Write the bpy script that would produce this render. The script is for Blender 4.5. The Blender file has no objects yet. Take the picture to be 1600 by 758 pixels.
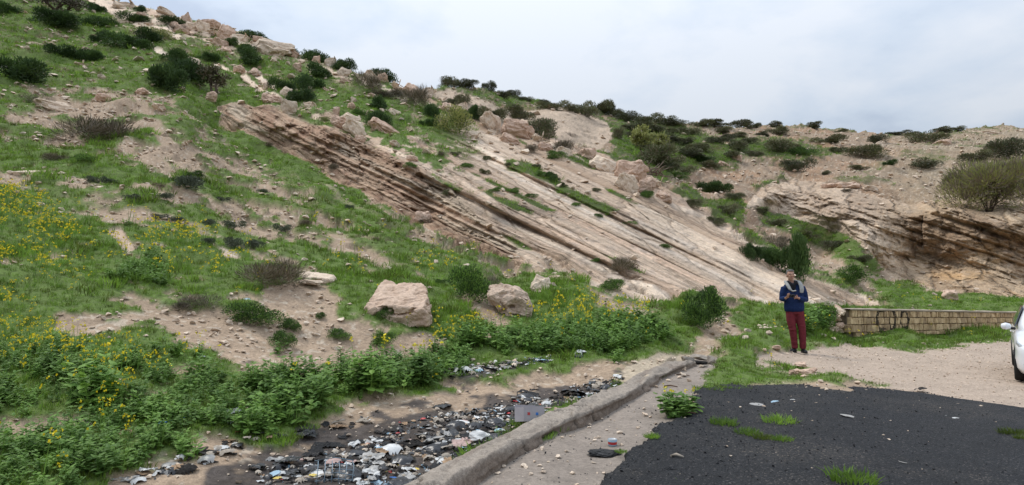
import bpy, bmesh, math, random
import numpy as np
from mathutils import Vector, Matrix
random.seed(7); rng = np.random.default_rng(7)
scene = bpy.context.scene; COL = scene.collection
R = math.radians

# ---------------------------------------------------------------- camera
W, H, F, HOR, CAMZ = 1600, 758, 950.0, 440.0, 1.6
PITCH = math.atan((HOR - H / 2) / F)
cd = bpy.data.cameras.new('camera'); cam = bpy.data.objects.new('camera', cd); COL.objects.link(cam)
cam.location = (0, 0, CAMZ); cam.rotation_euler = (math.pi / 2 + PITCH, 0, 0)
cd.sensor_width = 36; cd.lens = F / W * 36; cd.clip_start = 0.05; cd.clip_end = 3000
scene.camera = cam

# ---------------------------------------------------------------- sky, sun, exposure
world = bpy.data.worlds.new('World'); scene.world = world; world.use_nodes = True
nt = world.node_tree; nt.nodes.clear()
def N(t, **kw):
    n = nt.nodes.new(t)
    for k, v in kw.items(): setattr(n, k, v)
    return n
SUN_EL, SUN_AZ = R(58), R(-60)          # sun high, behind cloud, to the left and in front
sky = N('ShaderNodeTexSky', sky_type='NISHITA'); sky.sun_disc = False
sky.sun_elevation = SUN_EL; sky.sun_rotation = SUN_AZ; sky.air_density = 1.2; sky.dust_density = 2.0
tc = N('ShaderNodeTexCoord')
sep = N('ShaderNodeSeparateXYZ'); nt.links.new(tc.outputs['Generated'], sep.inputs[0])
# flat cloud deck: direction / (z + small)
mz = N('ShaderNodeMath', operation='ADD'); mz.inputs[1].default_value = 0.22; nt.links.new(sep.outputs['Z'], mz.inputs[0])
mzz = N('ShaderNodeMath', operation='MAXIMUM'); mzz.inputs[1].default_value = 0.12; nt.links.new(mz.outputs[0], mzz.inputs[0])
dv = N('ShaderNodeVectorMath', operation='SCALE')
inv = N('ShaderNodeMath', operation='DIVIDE'); inv.inputs[0].default_value = 1.0; nt.links.new(mzz.outputs[0], inv.inputs[1])
nt.links.new(tc.outputs['Generated'], dv.inputs[0]); nt.links.new(inv.outputs[0], dv.inputs['Scale'])
n1 = N('ShaderNodeTexNoise'); n1.inputs['Scale'].default_value = 2.2; n1.inputs['Detail'].default_value = 8; n1.inputs['Roughness'].default_value = 0.55; n1.inputs['Distortion'].default_value = 0.15
n2 = N('ShaderNodeTexNoise'); n2.inputs['Scale'].default_value = 0.8; n2.inputs['Detail'].default_value = 3
nt.links.new(dv.outputs[0], n1.inputs['Vector']); nt.links.new(dv.outputs[0], n2.inputs['Vector'])
mx = N('ShaderNodeMath', operation='ADD'); nt.links.new(n1.outputs['Fac'], mx.inputs[0]); nt.links.new(n2.outputs['Fac'], mx.inputs[1])
cr = N('ShaderNodeValToRGB'); cr.color_ramp.elements[0].position = 0.42; cr.color_ramp.elements[0].color = (0.37, 0.43, 0.53, 1)
cr.color_ramp.elements[1].position = 0.59; cr.color_ramp.elements[1].color = (0.57, 0.605, 0.66, 1)
e = cr.color_ramp.elements.new(0.5); e.color = (0.475, 0.535, 0.62, 1)
half = N('ShaderNodeMath', operation='MULTIPLY'); half.inputs[1].default_value = 0.5; nt.links.new(mx.outputs[0], half.inputs[0])
nt.links.new(half.outputs[0], cr.inputs['Fac'])
skm = N('ShaderNodeVectorMath', operation='SCALE'); skm.inputs['Scale'].default_value = 0.10; nt.links.new(sky.outputs[0], skm.inputs[0])
mix = N('ShaderNodeMix', data_type='RGBA'); mix.inputs['Factor'].default_value = 0.9
nt.links.new(skm.outputs[0], mix.inputs[6]); nt.links.new(cr.outputs[0], mix.inputs[7])
zg = N('ShaderNodeMath', operation='MULTIPLY_ADD'); zg.inputs[1].default_value = 1.5; zg.inputs[2].default_value = 0.62; zc0 = N('ShaderNodeMath', operation='MAXIMUM'); zc0.inputs[1].default_value = 0.0
nt.links.new(sep.outputs['Z'], zc0.inputs[0]); nt.links.new(zc0.outputs[0], zg.inputs[0])       # an overcast sky is brighter overhead
sg = N('ShaderNodeVectorMath', operation='SCALE'); nt.links.new(mix.outputs[2], sg.inputs[0]); nt.links.new(zg.outputs[0], sg.inputs['Scale'])
bg = N('ShaderNodeBackground'); bg.inputs['Strength'].default_value = 1.0
nt.links.new(sg.outputs[0], bg.inputs['Color'])
wo = N('ShaderNodeOutputWorld'); nt.links.new(bg.outputs[0], wo.inputs['Surface'])
sl = bpy.data.lights.new('sun', 'SUN'); sl.energy = 1.5; sl.angle = R(14); sl.color = (1, 0.95, 0.87)
sun = bpy.data.objects.new('sun', sl); COL.objects.link(sun)
sd = Vector((math.sin(SUN_AZ) * math.cos(SUN_EL), math.cos(SUN_AZ) * math.cos(SUN_EL), math.sin(SUN_EL)))
sun.rotation_euler = (-sd).to_track_quat('-Z', 'Y').to_euler()
vs = scene.view_settings; vs.view_transform = 'Standard'; vs.look = 'None'; vs.exposure = 0.42; vs.gamma = 1.0

# ---------------------------------------------------------------- numeric helpers
def h3(ix, iy, iz, seed=0):
    n = (ix.astype(np.int64) * 374761393 + iy.astype(np.int64) * 668265263 + iz.astype(np.int64) * 2147483647 + seed * 1274126177) & 0xffffffff
    n = ((n ^ (n >> 13)) * 1274126177) & 0xffffffff
    n = ((n ^ (n >> 15)) * 2246822519) & 0xffffffff
    return ((n ^ (n >> 16)) & 0xffffff) / float(0xffffff)
def vnoise(x, y, z=None, seed=0):
    if z is None: z = np.zeros_like(x)
    xi, yi, zi = np.floor(x), np.floor(y), np.floor(z)
    fx, fy, fz = x - xi, y - yi, z - zi
    fx = fx * fx * (3 - 2 * fx); fy = fy * fy * (3 - 2 * fy); fz = fz * fz * (3 - 2 * fz)
    r = 0
    for a in (0, 1):
        for b in (0, 1):
            for c in (0, 1):
                wgt = (fx if a else 1 - fx) * (fy if b else 1 - fy) * (fz if c else 1 - fz)
                r = r + wgt * h3(xi + a, yi + b, zi + c, seed)
    return r * 2 - 1
def fbm(x, y, z=None, octv=4, seed=0, gain=0.5):
    r = 0; a = 1; s = 0
    for i in range(octv):
        f = 2 ** i
        r = r + a * vnoise(x * f + i * 17.3, y * f + i * 9.1, None if z is None else z * f, seed + i); s += a; a *= gain
    return r / s * 1.4
def sstep(a, b, x):
    t = np.clip((x - a) / (b - a), 0, 1); return t * t * (3 - 2 * t)

# ---------------------------------------------------------------- from picture measurements to the lie of the land
CP, SP = math.cos(PITCH), math.sin(PITCH)
def raydir(px, py):
    u = (px - 800) / F; v = (379 - py) / F
    return np.stack([u + 0 * v, CP - SP * v + 0 * u, SP + CP * v + 0 * u], -1)
def zground(X): return -0.3 * sstep(5.0, 9.5, X)
def t_of_z(px, py, dz=0.0):
    d = raydir(np.float64(px), np.float64(py)); t = 8.0
    for _ in range(30):
        z = zground(d[0] * t) + dz
        t = 0.5 * t + 0.5 * min(80, (z - CAMZ) / min(d[2], -0.001))
    return t
CTRL = []
for p in [(900,758),(1250,758),(1600,758),(760,758),(1900,758),(1600,690),(1300,680),(1000,680),(1600,625),(1100,603),(1300,603),(1450,580),(1250,550),(1590,598),
          (1330,523),(1450,520),(1600,516),(1750,516),(1100,562),(860,690),(1000,612),(1060,570),(1900,600),(1180,556),(900,900),(1500,900),(700,900),(2000,900)]:
    CTRL.append((p[0], p[1], t_of_z(*p)))
CTRL += [(600,775,5.0),(600,700,6.25),(720,690,6.5),(720,640,8.1),(840,640,8.0),(600,640,7.8),(900,605,9.6),(600,585,9.4),
 (780,572,10.4),(900,560,10.9),(980,570,10.8),(1000,545,12.0),(450,700,6.1),(450,620,7.6),(450,540,9.6),(300,758,4.95),(300,650,6.5),(300,560,8.2),(300,500,9.9),
 (300,400,13.3),(300,330,17),(300,290,19.5),(300,200,28.5),(0,758,4.65),(0,700,5.3),(0,600,6.6),(0,500,8.3),(0,400,11.0),(0,320,14.0),(0,290,15.7),(0,268,18),(0,200,24),(0,100,36),(0,0,53),
 (150,758,4.75),(150,600,7.0),(150,450,10.2),(150,290,17.5),(150,340,14.8),(150,160,31),(100,0,57),(200,0,62),(200,90,43),(330,140,41),(300,35,58),(400,60,56),(500,98,54),(600,128,52),
 (480,430,14),(615,506,11.6),(600,440,14.2),(560,380,18.3),(500,300,25.5),(420,240,32),(600,350,21.5),(700,410,18.6),(795,495,13.8),(740,460,15.4),
 (870,480,14.8),(870,530,12.1),(960,460,17),(960,510,13.6),(1000,480,16.2),(1050,520,14.0),(1105,508,15.0),(1120,535,14.0),(1200,500,17.2),(1270,490,20.5),
 (345,190,36.5),(420,218,33.5),(500,262,30.5),(570,300,28),(650,345,25.5),(720,375,23),(790,410,20.8),(870,420,20),(1000,440,19.6),(1090,458,19.8),(1180,472,20.5),(1290,479,22.5),(1390,479,25.5),
 (355,165,37.5),(420,172,35.5),(520,205,32.5),(640,258,29.2),(760,325,25),(880,395,21.5),
 (550,185,36),(640,220,33.5),(640,180,41),(650,150,48),(480,140,42),(400,120,45),
 (760,262,31),(760,215,39),(870,300,28.5),(870,250,34.5),(1000,370,24.5),(1000,320,28),(1100,420,23),(1150,400,25),(1250,445,24),
 (690,160,49),(780,192,45),(900,232,40),(1000,268,36.5),(1060,312,33),(1170,374,28.5),(1250,425,26.5),(1390,472,27.5),
 (700,140,60),(800,178,57),(920,215,53),(1010,250,49),(1090,295,45),(1190,350,41),(1270,405,38),(1370,445,35.5),
 (760,142,66),(900,165,72),(1000,186,80),(1200,300,50),(1200,250,62),(1100,240,62),(1100,195,85),(1200,197,92),(1300,202,96),(1400,205,98),(1500,200,98),(1600,198,98),
 (1300,330,46),(1350,300,50),(1350,390,40),(1400,250,63),(1480,310,47.5),(1480,325,44.5),(1480,380,43),(1480,440,40),(1380,330,46),(1600,330,42.5),(1600,310,46),(1600,400,41),(1600,455,37),(1600,250,64),
 (1420,460,34.5),(1500,470,32),(1600,476,31),(1450,484,27.5),(1600,484,28.5),(1800,484,28),(1800,455,35),(1800,320,42),(1800,200,98),
 (-200,758,4.5),(-200,500,7.9),(-200,300,14),(-200,100,33),(-200,0,47),(-200,-120,70),(100,-60,72),(-400,600,6.3),(-400,200,20),(-400,-100,58),(-400,-200,75),(2000,516,24),(2000,300,50)]
CT = np.array(CTRL, float)
def tps_fit(P, v, lam=1e-4):
    n = len(P); d = np.linalg.norm(P[:, None] - P[None], axis=2)
    K = np.where(d > 0, d * d * np.log(d + 1e-9), 0) + lam * np.eye(n)
    A = np.zeros((n + 3, n + 3)); A[:n, :n] = K; A[:n, n] = 1; A[:n, n + 1:] = P; A[n, :n] = 1; A[n + 1:, :n] = P.T
    return np.linalg.solve(A, np.concatenate([v, [0, 0, 0]])), P
def tps_eval(fit, x, y):
    c, P = fit; out = np.zeros(x.size); xs, ys = x.ravel(), y.ravel()
    for i in range(0, xs.size, 40000):
        X = xs[i:i + 40000]; Y = ys[i:i + 40000]
        d2 = (X[:, None] - P[None, :, 0]) ** 2 + (Y[:, None] - P[None, :, 1]) ** 2
        out[i:i + 40000] = (0.5 * d2 * np.log(d2 + 1e-12)) @ c[:len(P)] + c[-3] + c[-2] * X + c[-1] * Y
    return out.reshape(x.shape)
SC = 1 / 800.0
wfit = tps_fit(CT[:, :2] * SC, 1 / CT[:, 2], 2e-5)
SKY = np.array([(-700,-420),(-420,-300),(-200,-160),(0,-80),(110,-30),(180,2),(235,14),(300,34),(350,42),(400,58),(450,80),(500,98),(550,112),(600,128),(650,143),(675,140),(700,137),(760,142),(830,155),
 (900,168),(960,182),(1000,188),(1100,194),(1150,198),(1230,194),(1290,199),(1350,206),(1400,208),(1440,207),(1500,203),(1540,196),(1570,196),(1600,200),(1800,196),(2200,190),(2600,190)], float)
def skyline(px): return np.interp(px, SKY[:, 0], SKY[:, 1])
# coarse grid of 1/t then bilinear, forced to recede upward
gx = np.arange(-700, 2304, 8.0); gy = np.arange(-460, 900, 5.0)
GX, GY = np.meshgrid(gx, gy)
GW = tps_eval(wfit, GX * SC, GY * SC)
GW = np.clip(GW, 1 / 110., 0.4)
# rows go downwards (py up) -> w must increase with py
for j in range(len(gy) - 2, -1, -1): GW[j] = np.minimum(GW[j], GW[j + 1] * 0.9995)
def bil(G, px, py):
    x = np.clip((px - gx[0]) / 8.0, 0, len(gx) - 1.001); y = np.clip((py - gy[0]) / 5.0, 0, len(gy) - 1.001)
    xi = x.astype(int); yi = y.astype(int); fx = x - xi; fy = y - yi
    return (G[yi, xi] * (1 - fx) + G[yi, xi + 1] * fx) * (1 - fy) + (G[yi + 1, xi] * (1 - fx) + G[yi + 1, xi + 1] * fx) * fy
# ---- areas of ground cover, outlined from the photograph
def polymask(poly, soft=8.0):
    P = np.array(poly, float); x, y = GX, GY
    ins = np.zeros(x.shape, bool); dmin = np.full(x.shape, 1e9)
    for i in range(len(P)):
        x0, y0 = P[i]; x1, y1 = P[(i + 1) % len(P)]
        c = ((y0 > y) != (y1 > y)); ins ^= c & (x < (x1 - x0) * (y - y0) / ((y1 - y0) if y1 != y0 else 1e-9) + x0)
        dx, dy = x1 - x0, y1 - y0; t = np.clip(((x - x0) * dx + (y - y0) * dy) / (dx * dx + dy * dy + 1e-9), 0, 1)
        dmin = np.minimum(dmin, np.hypot(x - x0 - t * dx, y - y0 - t * dy))
    sdf = np.where(ins, dmin, -dmin)
    return np.clip(sdf / soft * 0.5 + 0.5, 0, 1)
def polys(lst, soft=8.0):
    m = np.zeros(GX.shape)
    for p in lst: m = np.maximum(m, polymask(p, soft))
    return m
OUTCROP = [(340,168),(420,170),(455,160),(560,188),(660,225),(640,200),(650,140),(700,160),(760,185),(820,200),(880,222),(1000,262),(1050,295),(1110,335),(1172,374),(1260,428),(1330,458),(1392,479),
           (1330,481),(1180,472),(1090,460),(1040,470),(960,440),(870,420),(790,412),(720,382),(650,352),(570,310),(500,270),(420,225),(345,195)]
LEDGE = [(335,165),(420,165),(460,185),(520,200),(640,255),(700,290),(740,330),(800,380),(830,420),(790,412),(720,382),(650,352),(570,310),(500,270),(420,225),(345,195)]
SLABTOP = [(455,158),(540,180),(700,270),(830,335),(700,290),(640,262),(520,205)]
CLIFF = [(1160,330),(1190,290),(1240,278),(1320,292),(1390,312),(1430,318),(1480,306),(1540,318),(1600,310),(2300,300),(2300,460),(1600,470),(1520,462),(1440,450),(1385,430),(1360,400),(1330,370),(1240,340),(1190,322)]
RIDGEROCK = [(180,-10),(235,8),(300,28),(350,38),(400,52),(450,74),(520,98),(600,124),(650,138),(660,158),(600,142),(540,132),(500,108),(450,92),(400,86),(340,76),(290,56),(230,60),(180,30)]
BLUFF = [(655,150),(700,138),(740,150),(800,175),(880,165),(950,190),(960,215),(930,240),(880,222),(820,200),(760,185),(700,165)]
G_ = {}
G_['outcrop'] = np.maximum(polymask(OUTCROP, 5), 0)
G_['ledge'] = polymask(LEDGE, 10); G_['osoft'] = polymask(OUTCROP, 40); G_['csoft'] = polymask(CLIFF, 22)
G_['slabtop'] = polymask(SLABTOP, 14)
G_['cliff'] = polymask(CLIFF, 6)
G_['bluff'] = polymask(BLUFF, 8)
G_['ridge'] = polymask(RIDGEROCK, 14)
G_['smallrock'] = polys([[(905,425),(945,418),(985,438),(1052,468),(1020,474),(960,462),(915,445)],[(165,362),(185,358),(215,392),(195,398)],[(330,388),(350,385),(382,410),(350,415)],[(340,178),(352,176),(398,205),(384,212)],[(700,258),(712,256),(900,352),(890,352)]], 5)
G_['soil'] = polys([
 [(0,160),(40,140),(150,132),(260,150),(300,180),(345,225),(420,270),(520,330),(590,365),(640,410),(560,400),(470,375),(390,330),(330,290),(270,285),(215,262),(150,235),(90,225),(0,220)],
 [(-300,272),(0,272),(60,268),(150,284),(250,292),(330,305),(420,345),(470,390),(470,425),(400,405),(330,362),(300,352),(220,352),(160,350),(120,330),(60,305),(0,300),(-300,300)],
 [(95,492),(200,485),(330,500),(400,490),(450,440),(530,448),(545,500),(660,525),(690,548),(560,575),(480,592),(400,590),(310,580),(320,555),(250,525),(100,530)],
 [(725,470),(765,462),(800,500),(775,525),(740,500)],
 [(420,706),(500,655),(600,630),(700,600),(800,588),(900,580),(1000,575),(960,600),(800,670),(700,740),(640,800),(150,800),(180,750),(350,690)],
 [(60,655),(160,638),(180,660),(60,692),(-60,700),(-60,680)],[(170,640),(180,615),(230,605),(260,585),(310,590),(250,620),(180,652)],
 [(920,455),(960,462),(1050,475),(1020,492),(930,482)],[(1140,470),(1150,520),(1060,560),(1100,520)],
 [(560,300),(650,345),(790,412),(900,425),(890,440),(780,425),(690,390),(600,345)],
 [(650,148),(700,137),(760,142),(830,155),(900,168),(960,182),(1000,188),(1100,192),(1230,190),(1400,200),(1600,190),(2300,150),(2300,500),(1600,470),(1390,480),(1172,374),(1000,262),(880,222),(760,185)],
 [(1180,556),(1300,545),(1330,535),(1400,548),(1560,532),(1700,522),(2300,515),(2300,760),(1600,640),(1400,610),(1180,575)],
 [(650,800),(850,688),(1000,606),(1060,556),(1118,558),(1112,600),(1030,640),(1000,690),(910,800)],
 [(900,800),(1090,610),(1110,598),(1400,604),(2300,680),(2300,900),(900,900)]], 22)
G_['greenback'] = polys([
 [(940,185),(1000,190),(1060,198),(1120,215),(1165,235),(1150,258),(1080,268),(1030,285),(1000,262),(960,240)],[(1035,310),(1075,285),(1100,318),(1160,308),(1162,345),(1130,368),(1095,335)],
 [(1178,318),(1230,333),(1320,362),(1378,428),(1350,425),(1290,390),(1230,362),(1190,345)],[(1350,440),(1385,438),(1450,452),(1600,468),(1800,470),(1800,486),(1600,486),(1450,482),(1395,480)],
 [(1162,380),(1220,388),(1228,415),(1185,404)],[(1140,212),(1260,222),(1320,238),(1250,252),(1140,245)],[(700,140),(830,152),(860,160),(800,170),(740,155)],[(1180,290),(1225,270),(1222,280),(1190,296)],
 [(1290,523),(1600,510),(1590,530),(1450,548),(1330,542)],[(1095,603),(1100,575),(1150,563),(1215,575),(1300,592),(1400,606),(1300,604),(1200,600)],[(1300,425),(1345,440),(1330,450)]], 16)
G_['gravel'] = polymask([(1175,556),(1300,543),(1330,533),(1400,545),(1560,528),(1700,520),(2300,515),(2300,1200),(1600,1200),(1600,640),(1400,608),(1180,575)], 6)
G_['strip'] = polymask([(640,820),(850,688),(1000,606),(1060,556),(1118,558),(1112,600),(1060,640),(1060,700),(1000,900),(600,900)], 6)
G_['asphalt'] = polymask([(860,800),(930,762),(965,735),(985,705),(1010,690),(1035,662),(1065,652),(1090,642),(1082,626),(1095,611),(1112,602),(1220,601),(1300,602),(1360,606),(1440,614),(1600,638),(1750,662),(2000,710),(2300,760),(2300,1200),(700,1200),(800,850)], 10)
G_['burnt'] = polys([[(280,800),(320,738),(400,700),(480,672),(560,655),(640,636),(760,628),(900,602),(970,592),(960,614),(860,652),(700,745),(640,800)],[(690,600),(700,585),(770,575),(840,580),(760,605)],[(800,640),(960,600),(940,615),(840,650)]], 14)
G_['sand'] = polymask([(955,600),(985,575),(1040,555),(1100,552),(1060,572),(985,605)], 5)
G_['path'] = polys([[(225,185),(250,190),(300,240),(350,290),(330,290),(270,250)],[(480,350),(560,378),(640,412),(560,405)]], 12)
G_['varnish'] = polys([[(1370,345),(1480,310),(1600,340),(1800,340),(1800,440),(1600,440),(1540,400),(1450,400),(1400,370)]], 25)
G_['flower'] = polys([[(0,300),(130,330),(330,370),(420,400),(380,440),(250,480),(100,485),(95,540),(300,560),(320,590),(220,620),(180,680),(250,758),(-100,800),(-100,300)],
 [(640,410),(735,403),(745,428),(650,432)],[(520,410),(560,400),(570,440),(520,440)],[(560,560),(640,520),(720,510),(860,480),(1000,480),(1040,515),(960,545),(800,562),(620,572)],[(400,440),(480,440),(470,480),(400,480)],[(1200,500),(1290,510),(1280,530),(1210,535)],[(480,380),(560,420),(520,430)]], 20)
G_['weeds'] = polys([[(0,540),(100,540),(180,560),(310,570),(330,600),(560,580),(620,565),(700,555),(740,560),(690,610),(560,630),(420,690),(300,740),(180,758),(0,800),(-200,800),(-200,540)],
 [(640,550),(720,534),(800,524),(870,508),(1000,502),(1050,530),(1000,550),(870,564),(700,562)],[(180,420),(260,410),(260,460),(180,460)],[(1230,500),(1300,490),(1290,520),(1240,525)]], 12)
# bedding of the tilted limestone: numbered bedding lines
cc_ = GY - 0.485 * GX
G_['beta'] = (25 - cc_) / 38.0

# ---------------------------------------------------------------- terrain grid
cols = np.concatenate([np.arange(-600, -60, 12.0), np.arange(-60, 1660, 1.55), np.arange(1660, 2220, 12.0)])
NR = 560
vv = np.linspace(0, 1, NR)
low = 840.0
PX = np.repeat(cols[None], NR, 0); SKc = skyline(cols)
PY = low + (SKc[None] - low) * vv[:, None] ** 0.93
# near rows below the picture
near = np.array([3000, 2200, 1700, 1400, 1200, 1050, 950, 890])[:, None] + 0 * cols[None]
PX = np.vstack([np.repeat(cols[None], len(near), 0), PX]); PY = np.vstack([near, PY])
WT = bil(GW, PX, PY)
flat = np.vectorize(lambda a: a)(np.maximum((PY - HOR) / 1520.0, 1e-3))
k = sstep(850, 960, PY); WT = np.where(PY > 850, WT * (1 - k) + flat * k, WT)
T = 1 / WT
RD = raydir(PX, PY)
P0 = np.array([0, 0, CAMZ]) + RD * T[..., None]
def gradn(P):
    du = np.gradient(P, axis=1); dv_ = np.gradient(P, axis=0); n = np.cross(du, dv_); n /= np.linalg.norm(n, axis=2, keepdims=True) + 1e-12
    n[n[..., 2] < 0] *= -1
    return n
NRM = gradn(P0)
X, Y, Z = P0[..., 0], P0[..., 1], P0[..., 2]
# masks with ragged edges
wob = np.clip(180 / T, 3, 16)
wx = PX + fbm(X * 0.9, Y * 0.9, Z * 0.9, 4, 11) * wob; wy = PY + fbm(X * 0.9, Y * 0.9, Z * 0.9, 4, 23) * wob * 0.7
hard = ('gravel', 'strip', 'sand', 'outcrop', 'ledge', 'cliff', 'smallrock')
M = {kk: bil(G_[kk], *( (PX + (wx - PX) * 0.45, PY + (wy - PY) * 0.45) if kk in hard else (wx, wy))) for kk in G_}
M['beta'] = (25 - (PY - 0.485 * PX)) / 38.0 + 0.10 * fbm(PX / 420, PY / 260, None, 2, 12); M['asphalt'] = bil(G_['asphalt'], PX + (wx - PX) * .3 * (PX < 1120), PY)
nz = fbm(X * 0.35, Y * 0.35, Z * 0.35, 4, 5); nf = fbm(X * 1.6, Y * 1.6, Z * 1.6, 3, 8)
# rock ribs showing through the turf on the upper slope, following the bedding
rib = vnoise(M['beta'] * 3.1, X * 0.10 + Y * 0.06, None, 31) + 0.5 * vnoise(M['beta'] * 8.3, X * 0.2, None, 32)
upper = (sstep(-1.5, 0.6, M['beta']) * (1 - sstep(5.0, 6.0, M['beta'])) * (PX < 1180) * (1 - M['cliff']))
rock = sstep(0.45, 0.6, np.maximum.reduce([M['outcrop'], M['cliff'], M['smallrock'], M['bluff'] * 0.9]))
patchy = M['ridge'] * sstep(-0.35, 0.1, nf + 0.25 * rib)
left_ = 1 - sstep(680, 800, PX + 40 * nf); ribs = upper * sstep(0.55, 0.75, rib + 0.25 * nf) * (1 - M['soil']) * left_
grassy_slab = M['slabtop'] * sstep(0.1, 0.5, nf * 0.6 + 0.35 - 0.5 * rib)
crev = M['outcrop'] * (PX < 1000) * sstep(0.45, 0.65, vnoise(M['beta'] * 4.0, X * 0.22, None, 41) * 0.7 + nz * 0.5 + 0.25 * (PY < 330)) * (1 - M['ledge'])
crev = np.maximum(crev, sstep(290, 250, PY + 12 * nf) * left_ * M['outcrop'] * (1 - M['ledge']) * sstep(-0.05, 0.2, nf + 0.3 - 0.5 * rib))
rock = np.clip(np.maximum(np.maximum(rock, patchy), ribs), 0, 1); rock_geo = rock.copy(); rock = np.clip(rock - grassy_slab - crev, 0, 1)
rock = np.maximum(rock, M['ledge'] > 0.55)
rg = fbm(X * 2.2, Y * 2.2, Z * 2.2, 5, 15, 0.6); soil = sstep(0.38, 0.62, M['soil'] + 0.62 * rg * (1 - (PX > 1080) * (PY > 510) * 0.6) + 0.1 * nf)
speck = sstep(0.42, 0.62, nf + 0.5 * nz - 0.1) * (PY < 480)
soil = np.clip(np.maximum(soil, speck * 0.9), 0, 1)
# tufts within the bare ground of the upper slope
tuft = sstep(0.02, 0.22, fbm(X * 0.8, Y * 0.8, Z * 0.8, 4, 77)) * (PX < 640) * (PY < 430) * 0.95
soil = np.clip(soil - tuft, 0, 1)
soilb = (PX > 640) * (PY < 320) * sstep(0.3, 0.5, fbm(X * 0.3, Y * 0.3, Z * 0.3, 4, 99)) * 0.6 * (1 - M['cliff'])
soil = np.clip(soil - soilb, 0, 1)
gb = sstep(0.4, 0.6, M['greenback'] + 0.30 * rg - 0.25 * (nf < -0.3) * (PY < 300)); soil = soil * (1 - gb)
grass = np.clip((1 - soil) * (1 - rock), 0, 1)
grass = np.where((M['gravel'] > 0.6) | (M['strip'] > 0.5), 0, grass) * (1 - M['sand'])
grass = np.maximum(grass, gb * (PY > 500) * (1 - M['sand']))
near_flat = PY > 860
grass[near_flat] = 0
path = M['path']; grass *= (1 - sstep(.4, .7, path))

# ---- relief
def blocks(s, b, seed, n, ln, amp, crack, cm=1.0, ramp_=0.34):
    b = b * n + 0.10 * fbm(s * 0.10, b * 0.7, None, 3, seed); b = b + 0.35 * vnoise(b * 0.9, 0 * b, None, seed + 3)
    L = np.floor(b); fb = b - L
    r1 = h3(L, 0 * L, 0 * L, seed); ll = ln * (0.5 + 1.2 * r1)
    sw = (s + 0.35 * fbm(s * 0.7, b * 0.9, None, 3, seed + 5)) / ll + 13 * h3(L, 0 * L + 3, 0 * L, seed)
    Cc = np.floor(sw); fs = sw - Cc
    p = cm * h3(L, Cc, 0 * L, seed + 1) + (1 - cm) * (0.5 + 0.5 * vnoise(s * 0.5 / max(ln, .5), L * 7.7, None, seed + 8))
    tilt = cm * (h3(L, Cc, 0 * L + 2, seed + 2) - 0.5) * (fs - 0.5)
    r0 = h3(L - 1, 0 * L, 0 * L, seed); l0 = ln * (0.5 + 1.2 * r0); s0 = (sw - 13 * h3(L, 0 * L + 3, 0 * L, seed)) * ll / l0 + 13 * h3(L - 1, 0 * L + 3, 0 * L, seed)
    p0 = cm * h3(L - 1, np.floor(s0), 0 * L, seed + 1) + (1 - cm) * (0.5 + 0.5 * vnoise(s * 0.5 / max(ln, .5), (L - 1) * 7.7, None, seed + 8))
    up = sstep(0, ramp_, fb); top = (0.3 + r1) * (1 - 0.75 * fb); bot = (0.3 + r0) * 0.25
    d = amp * (0.75 * (p0 + (p - p0) * up) + 0.55 * tilt * up + 0.55 * (bot + (top - bot) * up))
    ed = np.minimum(np.minimum(fb, 1 - fb) / 0.16, np.minimum(fs, 1 - fs) * ll / 0.10 + (1 - cm) * 0.7)
    blocks.fb = fb
    return d - crack * (1 - np.clip(ed, 0, 1)), h3(L, Cc, 0 * L + 5, seed), r1
s = X * 0.92 + Y * 0.25
beta = M['beta'] + 0.03 * fbm(s * 0.5, Z * 0.5, None, 3, 61)
led = sstep(0.3, 0.7, M['ledge']); cmx = np.clip(led + sstep(390, 320, PY) * 0.8, 0, 1) * 0.6 + 0.38
d1, c1, r1 = blocks(s, beta, 101, 1.0, 7.0, 0.85, 0.14, cmx, 0.24)
fb1 = blocks.fb.copy()
d2, c2, r2 = blocks(s, beta, 202, 3.1, 3.5, 0.25, 0.06, cmx, 0.3)
d3, c3, r3 = blocks(s, beta, 303, 8.5, 1.5, 0.06, 0.03, cmx)
f1, k1, u1 = blocks(s, beta, 707, 2.3, 2.2, 0.55, 0.18, 1.0, 0.2); f2, k2, u2 = blocks(s, beta + .1 * nf, 808, 6.0, 0.9, 0.22, 0.10, 1.0, 0.3)
craggy = fbm(X * 1.1, Y * 1.1, Z * 1.8, 5, 71, 0.55)
rid = 1 - np.abs(fbm(X * 0.7, Y * 0.7, Z * 1.2, 4, 72))
d1 = d1 * (1 - 0.5 * sstep(290, 230, PY)); d2 = d2 * (1 - 0.3 * sstep(290, 230, PY)); toe = sstep(950, 1100, PX) * sstep(390, 440, PY); d1 = d1 * (1 - .45 * toe)
dout = d1 * 0.95 + d2 + d3 + craggy * 0.10
dled = d1 * 0.7 + f1 + f2 + d2 * .5 + craggy * 0.26 + rid * 0.35
beta2 = (PY - 0.33 * PX + 2.5 * fbm(PX / 160, PY / 90, None, 3, 66)) / -36.0
s2 = PX * 0.046 + 0.25 * fbm(PX / 60, PY / 60, None, 3, 67)
e1, g1, q1 = blocks(s2, beta2, 404, 0.5, 6.0, 1.2, 0.18, 1.0, 0.16)
e2, g2, q2 = blocks(s2, beta2, 505, 2.3, 4.0, 0.45, 0.14, 0.7, 0.22)
e3, g3, q3 = blocks(s2, beta2, 606, 4.0, 1.5, 0.16, 0.05, 1.0, .25)
dcl = (e1 + e2) * (0.5 + 0.35 * M['varnish']) + e3 + craggy * 0.25 + rid * 0.4
drock = (dout * (1 - led) + dled * led) * (1 - M['cliff']) + dcl * M['cliff']
blf = sstep(.3, .7, M['bluff']); drock = drock * (1 - blf) + blf * (rid * 0.9 - 0.5 * np.abs(vnoise(X * 0.6 + Y * .1, Y * 0.05, None, 5)) + craggy * .3)
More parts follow.
